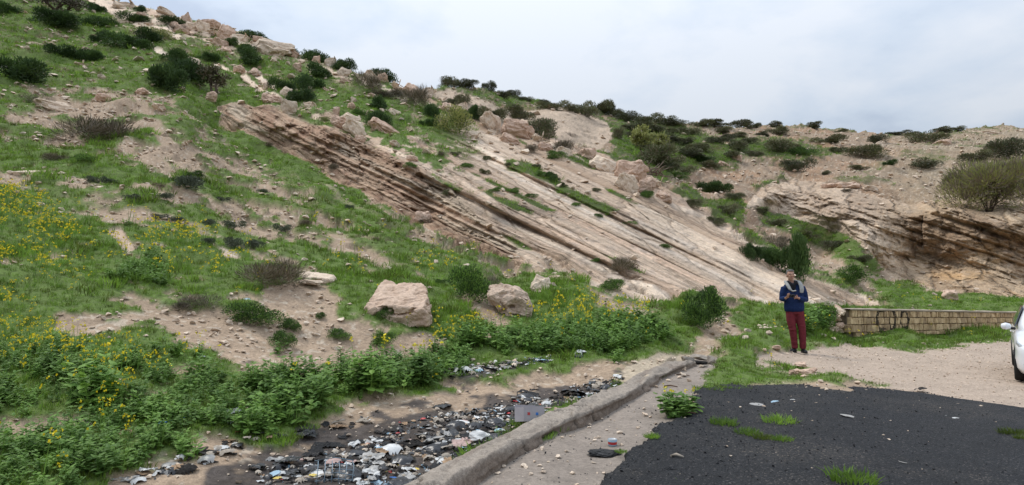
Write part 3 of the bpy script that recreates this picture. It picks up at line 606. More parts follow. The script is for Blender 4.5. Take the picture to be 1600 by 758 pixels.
RL = """190,14,40,13 291,39,27,17 294,46,18,12 278,52,24,13 309,49,20,15 322,45,30,14 327,54,26,13 345,62,28,21 364,67,32,17 337,74,38,11 412,84,74,25 447,89,26,12 297,95,24,10 369,114,20,11 382,118,18,9 398,123,26,9 374,134,24,8
411,138,18,12 441,151,18,12 420,162,38,13 445,178,24,17 323,160,16,13 238,174,42,22 218,148,32,11 479,170,22,11 523,178,15,11 540,190,32,14 522,198,28,15 547,211,36,20 545,173,14,9 564,182,24,9 592,208,56,14 510,107,20,14
492,102,18,11 532,119,22,12 536,130,20,8 573,128,28,14 591,132,16,14 610,140,32,18 637,149,34,16 663,152,22,14 580,156,28,9 611,177,22,10 505,139,16,6 759,199,36,20 798,214,54,26 832,224,44,20 793,224,32,12 769,209,22,8
917,250,36,16 942,268,56,22 982,280,52,27 977,299,36,23 1005,304,28,23 1022,294,30,17 1037,313,28,13 1056,290,34,8 1152,251,20,9 838,459,30,22 655,349,28,17 72,166,54,13 156,158,28,12 118,104,32,11 48,282,26,8 64,276,26,9
1488,472,32,13 50,75,26,6 128,80,16,7 255,22,26,9 215,30,22,9 230,40,24,9 350,85,22,8 430,98,22,8 462,108,18,9 487,116,14,8 560,220,18,8 615,232,24,8 640,252,20,8 330,150,12,7 1130,262,18,6 1380,228,16,8 1480,225,30,8 1545,208,50,8
1330,295,40,9 1366,300,28,8 1300,292,26,7 1240,305,20,6 700,176,30,13 722,170,18,10 690,196,22,10 735,215,26,10 850,235,26,12 880,246,28,12 400,66,24,9 383,62,18,8 270,42,16,9 505,118,14,7""".split()
lst = []
rr = random.Random(5)
for k_, it in enumerate(RL):
    px, py, w_, h_ = map(float, it.split(',')); p = at(px, py); ww = px2m(w_, p); hh = px2m(h_, p); me = ROCKS[k_ % 8]
    o = link('rock', me, loc=p - Vector((0, -ww * 0.3, hh * 0.28)), rot=(rr.uniform(-.12, .12), R(24 if 300 < px < 1250 else 5) * rr.uniform(.5, 1.2), rr.uniform(-.5, .5)))
    o.scale = (ww * 1.05, ww * rr.uniform(.7, 1.0), hh * 1.65)
    tag(o, cat='rock', group='limestone blocks on the hill')
    sz = 'huge' if w_ > 48 else 'big' if w_ > 30 else 'medium' if w_ > 20 else 'small'; sh = 'long flat' if h_ / w_ < 0.36 else 'chunky' if h_ / w_ > 0.6 else 'blocky'
    lst.append((o, f"{sz} {sh} {'pale' if k_ % 2 == 0 else 'pinkish'} rock", px, py))
uniq(lst)
# --- the two boulders of the foreground, each cut to its own shape
def loft_boulder(name, px, py, sections, seed, mat, label, amp=0.05, rz=0.0):
    """sections: (depth in m, [(x,z) in picture units]) from front to back, all with equal point counts"""
    p = at(px, py); k_ = px2m(1.0, p); bm = bmesh.new(); rings = []
    for dy, pts in sections: rings.append([bm.verts.new((x * k_, dy, z_ * k_)) for x, z_ in pts])
    n = len(rings[0])
    for a, b in zip(rings, rings[1:]):
        for i in range(n): bm.faces.new((a[i], a[(i + 1) % n], b[(i + 1) % n], b[i]))
    bm.faces.new(rings[0][::-1]); bm.faces.new(rings[-1])
    bmesh.ops.recalc_face_normals(bm, faces=bm.faces); bmesh.ops.triangulate(bm, faces=bm.faces)
    bmesh.ops.bevel(bm, geom=list(bm.edges), offset=0.018, segments=1, affect='EDGES'); bmesh.ops.triangulate(bm, faces=bm.faces)
    for _ in range(5):
        es = [e_ for e_ in bm.edges if e_.calc_length() > 0.04]
        if not es: break
        bmesh.ops.subdivide_edges(bm, edges=es, cuts=1); bmesh.ops.triangulate(bm, faces=bm.faces)
    bm.normal_update(); co = np.array([v_.co for v_ in bm.verts]); nn = np.array([v_.normal for v_ in bm.verts])
    side = 1 - np.clip(nn[:, 2], 0, 1) ** 0.5 * 0.75
    d_ = fbm(co[:, 0] * 3 + seed, co[:, 1] * 3, co[:, 2] * 4.5, 5, seed, .55) * amp * side + fbm(co[:, 0] * 14, co[:, 1] * 14, co[:, 2] * 18, 3, seed + 2) * amp * 0.3
    d_ -= amp * 1.5 * side * sstep(0.82, 0.97, 1 - np.abs(fbm(co[:, 0] * 2 + seed, co[:, 1] * 2, co[:, 2] * 4, 3, seed + 4)))
    co = co + nn * d_[:, None]
    for v_, c_ in zip(bm.verts, co): v_.co = c_
    me = bpy.data.meshes.new(name); bm.to_mesh(me); bm.free(); me.materials.append(mat)
    o = link(name, me, loc=p - Vector((0, 0, 0.02)), rot=(0, 0, rz)); tag(o, label, 'boulder'); return o
loft_boulder('boulder', 615, 508, [
 (0.0,  [(-30,-6),(0,-10),(35,-6),(52,-2),(53,14),(45,26),(10,28),(-22,30),(-40,24),(-47,12)]),
 (0.12, [(-38,-8),(0,-12),(38,-8),(54,-4),(54,18),(47,29),(12,30),(-24,32),(-46,30),(-54,20)]),
 (0.50, [(-44,-8),(0,-12),(38,-8),(52,-4),(52,26),(46,40),(12,42),(-24,44),(-46,42),(-50,28)]),
 (1.00, [(-42,-2),(0,-4),(32,-2),(42,6),(42,34),(38,55),(10,57),(-20,58),(-44,60),(-46,36)]),
 (1.45, [(-36,0),(0,0),(22,0),(30,10),(30,38),(24,66),(6,64),(-18,63),(-42,70),(-42,36)])], 3, M_BOULD,
 'big pale flat-topped limestone boulder standing in the grass by the bare earth', 0.06)
loft_boulder('boulder', 795, 496, [
 (0.0,  [(-6,10),(8,0),(25,-4),(36,-2),(36,14),(32,28),(18,34),(0,30),(-14,24),(-12,18)]),
 (0.15, [(-10,4),(8,-4),(25,-8),(38,-6),(37,18),(31,36),(16,44),(-6,42),(-26,36),(-24,28)]),
 (0.60, [(-16,8),(6,-2),(22,-4),(36,-2),(35,20),(28,40),(12,50),(-14,54),(-34,50),(-36,36)]),
 (1.10, [(-16,8),(6,2),(18,2),(28,4),(28,24),(20,40),(8,46),(-12,52),(-30,48),(-32,36)])], 9, M_BOULD,
 'pitted hump-backed limestone boulder beside the dense green bush', 0.085)
lo = loft_boulder('rock', 487, 447, [
 (0.0,  [(-22,2),(0,-2),(22,-3),(27,0),(27,3),(24,5),(0,7),(-22,8),(-26,7),(-25,4)]),
 (0.25, [(-26,2),(0,-2),(26,-3),(30,0),(30,4),(25,9),(0,12),(-24,14),(-28,12),(-28,6)]),
 (0.60, [(-24,2),(0,0),(20,0),(26,2),(26,6),(20,12),(0,15),(-22,17),(-26,14),(-26,6)])], 21, M_PALE, 'flat layered pale rock lying at the head of the bare gully', 0.03); lo['category'] = 'rock'
p0_ = at(484, 453)
o = link('rock', ROCKS[2], loc=p0_, rot=(0, .1, .3), scale=(0.55, .4, .12)); tag(o, 'thin pale slab tucked under the flat layered rock', 'rock')

# small stones that can still be told from the ground: individual, then the rest as stuff
def stone_field(n, boxes, seed, smin, smax, label, grp):
    r = random.Random(seed)
    for i in range(n):
        b_ = r.choice(boxes); px = r.uniform(b_[0], b_[2]); py = r.uniform(b_[1], b_[3])
        if py < skyline(px) + 6: continue
        p = at(px, py); s_ = px2m(r.uniform(smin, smax), p)
        o = link('stone', SMALL[i % 6], loc=p - Vector((0, 0, s_ * 0.12)), rot=(r.uniform(-.3, .3), r.uniform(-.3, .3), r.uniform(0, 6.28)), scale=(s_ * r.uniform(.8, 1.3), s_ * r.uniform(.7, 1.1), s_ * r.uniform(.35, .7)))
        tag(o, label, 'stone', grp)
stone_field(95, [(0,0,330,160),(150,60,480,160),(330,60,640,200),(500,130,640,180)], 1, 5, 14, 'small pale stone lying on the grassy upper slope', 'stones scattered on the upper slope')
stone_field(60, [(150,488,430,520),(300,495,420,560),(110,490,320,530),(470,455,560,560)], 2, 5, 13, 'small flat stone on the bare earth bank at left', 'stones on the bare earth bank')
stone_field(45, [(200,290,480,400),(400,330,640,420),(0,290,200,340)], 3, 5, 12, 'small stone on the rough earth of the middle slope', 'stones on the middle slope')
stone_field(30, [(640,345,900,460),(780,400,1000,470)], 4, 5, 14, 'small broken stone lying below the rock face', 'stones below the rock face')
stone_field(40, [(1100,220,1600,300),(1180,380,1350,460),(1050,190,1600,240)], 5, 4, 11, 'small stone on the dry far hillside', 'stones on the far hill')
stone_field(45, [(660,170,900,260),(760,230,1000,320)], 7, 6, 16, 'broken stone lying on the upper part of the tilted slabs', 'stones on the tilted slabs')
stone_field(24, [(1130,500,1220,530),(1270,470,1320,530)], 6, 6, 16, 'rough stone lying in the grass behind the man', 'stones in the grass behind the man')

def scatter(name, P, protos, scl, idx, rot, label, kind='stuff'):
    me = bpy.data.meshes.new(name); me.vertices.add(len(P)); me.vertices.foreach_set('co', np.asarray(P, np.float32).ravel())
    for an, ty, dat in (('scl', 'FLOAT_VECTOR', scl), ('rot', 'FLOAT_VECTOR', rot)):
        a = me.attributes.new(an, ty, 'POINT'); a.data.foreach_set('vector', np.asarray(dat, np.float32).ravel())
    a = me.attributes.new('idx', 'INT', 'POINT'); a.data.foreach_set('value', np.asarray(idx, np.int32))
    o = link(name, me); g = bpy.data.node_groups.new(name, 'GeometryNodeTree')
    g.interface.new_socket(name='Geometry', in_out='INPUT', socket_type='NodeSocketGeometry'); g.interface.new_socket(name='Geometry', in_out='OUTPUT', socket_type='NodeSocketGeometry')
    L = g.links; a_ = g.nodes.new('NodeGroupInput'); z_ = g.nodes.new('NodeGroupOutput'); ip = g.nodes.new('GeometryNodeInstanceOnPoints'); ip.inputs['Pick Instance'].default_value = True
    j_ = g.nodes.new('GeometryNodeJoinGeometry')
    for pr in protos:
        oi = g.nodes.new('GeometryNodeObjectInfo'); oi.inputs['Object'].default_value = pr; oi.inputs['As Instance'].default_value = True; L.new(oi.outputs['Geometry'], j_.inputs[0])
    def na(n_, t_):
        x = g.nodes.new('GeometryNodeInputNamedAttribute'); x.data_type = t_; x.inputs['Name'].default_value = n_; return x.outputs['Attribute']
    L.new(a_.outputs[0], ip.inputs['Points']); L.new(j_.outputs[0], ip.inputs['Instance']); L.new(na('idx', 'INT'), ip.inputs['Instance Index'])
    er = g.nodes.new('FunctionNodeEulerToRotation'); L.new(na('rot', 'FLOAT_VECTOR'), er.inputs[0]); L.new(er.outputs[0], ip.inputs['Rotation']); L.new(na('scl', 'FLOAT_VECTOR'), ip.inputs['Scale'])
    L.new(ip.outputs[0], z_.inputs[0]); md = o.modifiers.new('scatter', 'NODES'); md.node_group = g
    tag(o, label, kind=kind); return o
def proto(name, me): return bpy.data.objects.new(name, me)
peb_pr = [proto('pebble', SMALL[i]) for i in range(6)]
dens = cell(np.clip(soil * (1 - rock) * (5 + 6 * (PX < 700) * (rg > 0)) + 0.15 + rk * 0.8, 0, 12) * (1 + 2.5 * (nf > 0.1)) * np.clip(14 / T, 0.12, 3.0) + 45 * sstep(.3, .6, M['gravel']) * np.clip(10 / T, 0.1, 2) + M['strip'] * 6 + M['sand'] * 20 + M['burnt'] * 12 + ((T > 20) & (PX < 660)) * (1 - rk) * .9 * (0.3 + 1.6 * (rg > .05)))
dens = dens * cell(np.where((PX > 860) & (PY < 460), .4, 1.0)) * cell((PY < 845) & (PX > -150) & (PX < 1760)) * (1 - cell((PX > 1080) & (PY > 645) & (M['gravel'] > .4)))
P, j, i, r = sample(dens, 3); tt = T[j, i]
sz = (0.02 + 0.09 * r.random(len(P)) ** 3) * np.clip(tt / 10, 0.55, 5); sz = np.where(M['gravel'][j, i] > .4, sz * 0.42, sz)
scatter('scattered_pebbles', P, peb_pr, np.stack([sz, sz * (.6 + .5 * r.random(len(P))), sz * (.3 + .3 * r.random(len(P)))], 1), r.integers(0, 6, len(P)), np.stack([r.normal(0, .2, len(P)), r.normal(0, .2, len(P)), r.random(len(P)) * 6.28], 1), 'loose pebbles and stone chips strewn over the bare ground'); print('pebbles', len(P))

# ================================================================ vegetation
def leaves(name, gen, mats, smooth=False):
    V_, F_, Mi = [], [], []
    gen(V_, F_, Mi); me = bpy.data.meshes.new(name); me.from_pydata(V_, [], F_)
    for m_ in mats: me.materials.append(m_)
    if Mi: me.polygons.foreach_set('material_index', Mi)
    me.polygons.foreach_set('use_smooth', [smooth] * len(F_)); me.update(); return me
def blade(V_, F_, Mi, b, d, l_, w_, side, mi=0, bend=0.3):
    n = len(V_); m_ = b + d * l_ * 0.55; t_ = b + d * l_ + Vector((d.x, d.y, -abs(bend) * 0.5)) * l_ * bend
    V_ += [tuple(b - side * w_ * .5), tuple(b + side * w_ * .5), tuple(m_ + side * w_ * .42), tuple(m_ - side * w_ * .42), tuple(t_)]
    F_ += [(n, n + 1, n + 2, n + 3), (n + 3, n + 2, n + 4)]; Mi += [mi, mi]
def leaf(V_, F_, Mi, b, d, l_, w_, up, mi=0):
    s_ = d.cross(up); 
    if s_.length < 1e-3: s_ = Vector((1, 0, 0))
    s_.normalize(); u_ = s_.cross(d).normalized(); n = len(V_)
    a1 = b + d * l_ * .35 + u_ * l_ * .06; a2 = b + d * l_ * .7 + u_ * l_ * .02; tp = b + d * l_ - u_ * l_ * .12
    V_ += [tuple(b), tuple(a1 + s_ * w_ * .5 - u_ * w_ * .12), tuple(a2 + s_ * w_ * .36 - u_ * w_ * .15), tuple(tp), tuple(a2 - s_ * w_ * .36 - u_ * w_ * .15), tuple(a1 - s_ * w_ * .5 - u_ * w_ * .12), tuple(a1), tuple(a2)]
    F_ += [(n, n + 1, n + 6), (n + 6, n + 1, n + 2, n + 7), (n + 7, n + 2, n + 3), (n, n + 6, n + 5), (n + 6, n + 7, n + 4, n + 5), (n + 7, n + 3, n + 4)]; Mi += [mi] * 6
def rv(r, zb=0.0):
    v_ = Vector((r.gauss(0, 1), r.gauss(0, 1), r.gauss(0, 1) + zb)); return v_.normalized()
G1 = leafmat('grass_blades', (0.21, 0.35, 0.055), (0.125, 0.23, 0.034), 0.35, 0.4); G2 = leafmat('leafy_weed', (0.18, 0.31, 0.065), (0.10, 0.20, 0.042), 0.3, 0.3, 6)
G3 = leafmat('dark_shrub_foliage', (0.070, 0.125, 0.035), (0.030, 0.062, 0.018), 0.25, 0.15, 2); G4 = leafmat('dusky_shrub_foliage', (0.15, 0.17, 0.08), (0.075, 0.09, 0.046), 0.25, 0.1, 2)
G5 = leafmat('dry_twigs', (0.28, 0.235, 0.185), (0.14, 0.115, 0.09), 0.25, 0.1, 3); G6 = leafmat('yellow_green_foliage', (0.34, 0.36, 0.12), (0.20, 0.22, 0.075), 0.2, 0.3, 3); G7 = leafmat('sage_foliage', (0.12, 0.145, 0.10), (0.055, 0.07, 0.045), 0.2, 0.15, 4)
G8 = leafmat('olive_brown_foliage', (0.085, 0.08, 0.035), (0.045, 0.045, 0.022), 0.25, 0.15, 3)
YF = leafmat('yellow_petals', (0.80, 0.70, 0.03), (0.70, 0.55, 0.02), 0.12, 0.25, 6); BARK = simple('bark', (0.12, 0.09, 0.065), (0.06, 0.045, 0.035), 12, 0.9, 0.1, 0.5)
GYL = leafmat('yellowing_grass', (0.14, 0.19, 0.035), (0.08, 0.12, 0.02), 0.3, 0.3)

def grass_clump(seed, n=22, hh=0.14, sp=0.11, m_=G1):
    r = random.Random(seed)
    def g(V_, F_, Mi):
        for _ in range(n):
            a = r.random() * 6.28; q = sp * r.random() ** .6; b = Vector((math.cos(a) * q, math.sin(a) * q, -0.02)); lean = r.uniform(.1, .75)
            d = Vector((math.cos(a + r.gauss(0, .7)) * lean, math.sin(a + r.gauss(0, .7)) * lean, 1)).normalized(); s_ = Vector((-math.sin(a * 3.1), math.cos(a * 3.1), 0))
            blade(V_, F_, Mi, b, d, hh * r.uniform(.45, 1.15), r.uniform(.007, .014), s_, 0, r.uniform(.1, .5))
    return leaves('grass_clump', g, [m_])
def weed(seed, n=70, hh=0.38, sp=0.24, flowers=0, lw=(.05, .10)):
    r = random.Random(seed)
    def g(V_, F_, Mi):
        ns = max(4, n // 9)
        for k_ in range(ns):
            a = r.random() * 6.28; q = sp * r.random() ** .6; base = Vector((math.cos(a) * q * .5, math.sin(a) * q * .5, -.02)); tip = Vector((math.cos(a) * q, math.sin(a) * q, hh * r.uniform(.55, 1.05)))
            s_ = Vector((-math.sin(a), math.cos(a), 0)); d_ = (tip - base); blade(V_, F_, Mi, base, d_.normalized(), d_.length, .012, s_, 0, 0)
            for m_ in range(n // ns):
                f = r.uniform(.12, 1.0); p = base.lerp(tip, f); aa = r.random() * 6.28; d = Vector((math.cos(aa), math.sin(aa), r.uniform(-.25, .75))).normalized()
                l_ = r.uniform(*lw) * (1.35 - .6 * f); leaf(V_, F_, Mi, p, d, l_ * 1.3, l_ * .75, Vector((0, 0, 1)), 0)
        for k_ in range(flowers):
            a = r.random() * 6.28; q = sp * r.random() ** .5; t_ = Vector((math.cos(a) * q * 1.1, math.sin(a) * q * 1.1, hh * r.uniform(.95, 1.3)))
            b = Vector((t_.x * .7, t_.y * .7, hh * .5)); dd = t_ - b; blade(V_, F_, Mi, b, dd.normalized(), dd.length, .007, Vector((1, 0, 0)), 0, 0)
            for m_ in range(r.randint(4, 7)):
                c_ = t_ + Vector((r.gauss(0, .014), r.gauss(0, .014), r.gauss(0, .012))); u_ = rv(r, 1.0); e1_ = u_.orthogonal().normalized(); e2_ = u_.cross(e1_); s_ = r.uniform(.010, .016); n_ = len(V_)
                V_.extend([tuple(c_ + e1_ * s_), tuple(c_ + e2_ * s_), tuple(c_ - e1_ * s_), tuple(c_ - e2_ * s_)]); F_.append((n_, n_ + 1, n_ + 2, n_ + 3)); Mi.append(1)
    return leaves('weed_clump', g, [G2, YF])
def flower_sprig(seed):
    r = random.Random(seed)
    def g(V_, F_, Mi):
        for k_ in range(r.randint(2, 4)):
            a = r.random() * 6.28; q = .07 * r.random(); t_ = Vector((math.cos(a) * q, math.sin(a) * q, r.uniform(.18, .34))); b = Vector((0, 0, 0)); dd = t_ - b; blade(V_, F_, Mi, b, dd.normalized(), dd.length, .006, Vector((1, 0, 0)), 0, 0)
            for m_ in range(r.randint(4, 7)):
                c_ = t_ + Vector((r.gauss(0, .011), r.gauss(0, .011), r.gauss(0, .008))); u_ = rv(r, 1.0); e1_ = u_.orthogonal().normalized(); e2_ = u_.cross(e1_); s_ = r.uniform(.007, .012); n_ = len(V_)
                V_.extend([tuple(c_ + e1_ * s_), tuple(c_ + e2_ * s_), tuple(c_ - e1_ * s_), tuple(c_ - e2_ * s_)]); F_.append((n_, n_ + 1, n_ + 2, n_ + 3)); Mi.append(1)
    return leaves('flower_sprig', g, [G2, YF])
def shrub_mesh(name, seed, n, size, mats, tilt=1.0, l_=.10, w_=.022, flat=0.55, lumps=7, inner=0.5, mi2=0.0):
    """unit-width mound: strands standing out of a lumpy volume"""
    r = random.Random(seed); L_ = [(Vector((r.uniform(-.32, .32), r.uniform(-.3, .3), r.uniform(.12, .42) * flat * 1.4)), r.uniform(.16, .30)) for _ in range(lumps)]
    def g(V_, F_, Mi):
        for k_ in range(n):
            c_, q = r.choice(L_); d = rv(r, .35); rad = q * (r.random() ** (.45)); p = c_ + Vector((d.x * rad, d.y * rad, d.z * rad * .8)); p.z = max(p.z, .01)
            dd = (d + Vector((0, 0, tilt)) + rv(r) * .55).normalized(); s_ = dd.cross(rv(r)).normalized(); ll = l_ * r.uniform(.5, 1.4)
            n_ = len(V_); t_ = p + dd * ll; m_ = p + dd * ll * .5; ww = w_ * r.uniform(.6, 1.4)
            V_.extend([tuple(p), tuple(m_ + s_ * ww), tuple(t_), tuple(m_ - s_ * ww)]); F_.append((n_, n_ + 1, n_ + 2, n_ + 3)); Mi.append(1 if r.random() < mi2 else 0)
    me = leaves(name, g, mats); co = np.zeros(len(me.vertices) * 3); me.vertices.foreach_get('co', co); co = co.reshape(-1, 3)
    lo_, hi_ = np.percentile(co, 2, 0), np.percentile(co, 98, 0); co[:, :2] = (co[:, :2] - (lo_ + hi_)[:2] / 2) / (hi_ - lo_)[:2]; co[:, 2] = co[:, 2] / hi_[2]
    me.vertices.foreach_set('co', co.ravel()); me.update(); return me
def tube(bm, pts, rad, seg=6, cap=True):
    rings = []
    for i, p in enumerate(pts):
        a = pts[max(i - 1, 0)]; b = pts[min(i + 1, len(pts) - 1)]; d = (Vector(b) - Vector(a)).normalized(); e1_ = d.orthogonal().normalized(); e2_ = d.cross(e1_)
        q = rad[i] if isinstance(rad, (list, tuple)) else rad
        rings.append([bm.verts.new(Vector(p) + e1_ * math.cos(t_ * 6.2832 / seg) * q + e2_ * math.sin(t_ * 6.2832 / seg) * q) for t_ in range(seg)])
    for a, b in zip(rings, rings[1:]):
        # match nearest start to avoid twisting
        off = min(range(seg), key=lambda k_: (a[0].co - b[k_].co).length)
        for i in range(seg): bm.faces.new((a[i], a[(i + 1) % seg], b[(i + 1 + off) % seg], b[(i + off) % seg]))
    if cap: bm.faces.new(rings[0][::-1]); bm.faces.new(rings[-1])
def bm_mesh(name, bm, mats, smooth=True):
    bmesh.ops.recalc_face_normals(bm, faces=bm.faces); me = bpy.data.meshes.new(name); bm.to_mesh(me); bm.free()
    for m_ in (mats if isinstance(mats, (list, tuple)) else [mats]): me.materials.append(m_)
    for p_ in me.polygons: p_.use_smooth = smooth
    return me
def limbs_mesh(name, seed, trunks, hh, spread, r0, depth=3, up=.6, mat=None):
    r = random.Random(seed); bm = bmesh.new(); tips = []
    def grow(p, d, l_, q, k_):
        pts = [p]; rr_ = [q]; dd = d
        for i in range(3):
            dd = (dd + rv(r) * .28).normalized(); pts.append(pts[-1] + dd * l_ / 3); rr_.append(q * (1 - .2 * (i + 1)))
        tube(bm, pts, rr_, 5 if k_ > 1 else 3, False)
        if k_ == 0: tips.append(pts[-1]); return
        tips.append(pts[-1])
        for _ in range(3 if k_ > 1 else 3):
            nd = (dd + rv(r) * spread + Vector((0, 0, up * .3))).normalized(); grow(pts[r.randint(2, 3)], nd, l_ * r.uniform(.6, .8), q * .45, k_ - 1)
    for i in range(trunks):
        a = 6.28 * i / trunks + r.random(); d = Vector((math.cos(a) * .35 * (trunks > 1), math.sin(a) * .25 * (trunks > 1), 1)).normalized(); grow(Vector((math.cos(a) * .03, math.sin(a) * .03, -.05)), d, hh * .42, r0, depth)
    return bm_mesh(name, bm, mat or BARK), tips
BUSH = {
 'dark': [shrub_mesh('bush', 11 + i, 6000, 1, [G3], 0.7, .055, .011, .55, 10) for i in range(3)],
 'dusk': [shrub_mesh('bush', 21 + i, 4500, 1, [G4, G5], 0.6, .075, .009, .75, 8, mi2=.2) for i in range(3)],
 'dry': [shrub_mesh('bush', 31 + i, 3000, 1, [G5, G8], 0.9, .13, .0035, .6, 7, mi2=.4) for i in range(3)],
 'green': [shrub_mesh('bush', 41 + i, 6000, 1, [G2, G3], 0.8, .045, .009, .9, 9, mi2=.55) for i in range(2)],
 'yellow': [shrub_mesh('bush', 51, 4500, 1, [G6, G3], 1.0, .05, .009, .9, 9, mi2=.25)],
 'sage': [shrub_mesh('bush', 61 + i, 2200, 1, [G7], 0.8, .07, .012, .7, 7) for i in range(2)]}
ADJ = {'dark': 'dark green bush', 'dusk': 'dusky grey-green bush', 'dry': 'brown dry scrub', 'green': 'bright green shrub', 'yellow': 'yellow-green bush', 'sage': 'grey sage tuft'}
BZ = {'dark': .62, 'dusk': .75, 'dry': .62, 'green': .85, 'yellow': .85, 'sage': .7}
BL_ = """dark 35,130,80,34;82,43,60,22;8,22,34,17;104,92,46,20;143,94,42,18;150,42,40,20;153,70,26,18;191,79,60,22;229,70,36,18;208,34,38,12;146,17,24,12;218,21,16,9;255,142,62,36;285,128,54,28;272,101,36,17;382,102,38,23;326,95,28,12;268,40,28,14;356,73,20,13;386,82,26,13;388,60,34,12;432,87,18,11;446,84,28,14;415,66,16,8;436,142,34,18;476,138,40,25;466,161,32,18;491,121,40,18;488,97,32,17;535,114,27,19;586,173,32,18;588,200,33,23;674,184,24,20;669,197,20,12;744,184,22,20;597,128,32,20;505,100,14,10;866,285,14,10;1252,436,40,64;1392,262,16,8;860,278,14,9;1100,256,36,12;1118,297,44,18;1175,405,30,22;1208,414,40,26
dusk 760,250,12,8;838,264,14,8;712,244,12,8;880,292,12,8;932,300,12,7;795,262,12,8;1004,232,30,14;1030,236,34,16;1048,258,36,20;1070,226,30,13;1092,238,34,15;1112,268,30,13;1140,250,30,12;985,205,26,13;1016,222,26,12;1058,212,30,12;1085,210,24,10;1130,206,26,10;1158,214,22,10;1172,226,24,10;1070,272,30,16;1045,272,28,18;990,218,22,14;905,176,24,14;890,174,20,12;950,180,26,16;1195,214,22,9;820,158,24,9;1085,325,26,16;1140,338,34,20;1120,352,30,16;1145,322,26,14;1215,352,26,14;1265,372,30,15;1305,392,30,16;1345,414,26,14;1190,336,22,12;704,136,30,19;727,140,28,13;764,145,22,16;722,162,24,20;704,162,20,14;782,152,30,9;800,152,26,10;865,172,38,18;846,164,24,12;846,215,42,42;770,190,36,24;812,186,38,24;915,182,32,20;938,178,36,22;960,184,30,18;984,192,32,18;1010,196,38,18;1040,199,36,15;1062,200,30,10;1098,199,28,13;1122,200,30,12;1162,199,28,15;1180,200,18,9;1214,198,20,11;1218,208,34,15;1273,201,22,12;1316,207,16,6;1376,222,26,15;1406,211,24,8;1426,212,18,7;1455,222,46,20;1478,207,28,9;1496,204,22,9;1357,245,46,22;1300,226,38,16;1312,238,22,10;1217,239,40,24;1250,268,36,24;1150,236,34,19;1138,222,26,11;1448,263,50,18;1530,257,44,18;1577,250,50,38;1292,271,14,7;966,217,20,20;1066,244,44,18;1086,252,50,16;1040,225,40,16;1020,210,36,14;1028,265,54,40;1240,238,28,12;1120,228,30,12;1000,205,30,14;1345,262,24,8;1180,245,24,10;757,272,14,9;695,305,12,9
dry 135,218,92,42;52,162,44,14;975,427,42,26;415,460,78,42;573,143,48,28;592,152,34,14;648,174,40,30;1217,389,32,22;880,244,30,22;80,250,34,12;300,492,54,24;620,160,30,14;150,205,40,18;768,455,30,24;520,270,14,10;690,245,12,8;245,300,18,8;420,228,14,7;830,240,20,14;1230,376,16,10;475,360,20,10;590,372,14,9;663,350,18,10;1325,300,12,5
green 772,300,16,7;846,276,18,8;900,322,16,6;985,352,20,6;1040,388,18,6;830,310,18,7;730,262,22,8;935,340,14,6;1110,452,14,7;1105,512,62,58;739,470,54,52;1335,446,44,28;1258,246,34,12;300,280,28,12;930,410,12,6;800,302,20,8;560,182,20,9;640,262,22,8;1010,310,22,12;440,540,40,24;395,508,64,32;452,518,28,20;130,262,30,12;600,540,34,24;600,505,26,18;870,250,26,14;955,456,36,18;1060,280,30,12;1288,520,30,36;690,440,18,8;530,525,34,14;500,500,14,10
yellow 708,208,48,38;245,60,34,16;505,190,16,8
sage 285,302,42,20;147,296,22,14;172,294,16,10;362,390,30,16;325,356,18,10;362,360,26,12;275,350,22,10;247,342,18,8;255,320,22,10;440,366,24,12;395,386,26,14;545,330,14,8;410,300,14,8;205,320,24,8;320,394,18,10;345,318,16,7"""
lst = []; r9 = random.Random(3)
for ln_ in BL_.split('\n'):
    kd, rest = ln_.split(' ', 1)
    for k_, it in enumerate(rest.split(';')):
        px, py, w_, h_ = map(float, it.split(','))
        if w_ == 0: continue
        p = at(px, py); ww = px2m(w_, p); hh = px2m(h_, p); me = BUSH[kd][k_ % len(BUSH[kd])]
        o = link('bush', me, loc=p - Vector((0, -ww * .2, hh * .06)), rot=(0, 0, r9.uniform(0, 6.28))); o.scale = (ww * 1.08, ww * r9.uniform(.85, 1.1), hh * (.95 if kd == 'dusk' else 1.12))
        tag(o, cat='bush' if kd != 'sage' else 'plant', group=ADJ[kd] + 's on the slopes')
        sz = 'wide' if w_ > 52 else 'large' if w_ > 36 else 'small' if w_ < 22 else 'medium'
        if h_ / w_ > .85: sz = 'tall ' + sz if sz != 'wide' else 'tall'
        elif h_ / w_ < .4: sz = 'low ' + sz
        lst.append((o, f"{sz} {ADJ[kd]}", px, py))
uniq(lst)
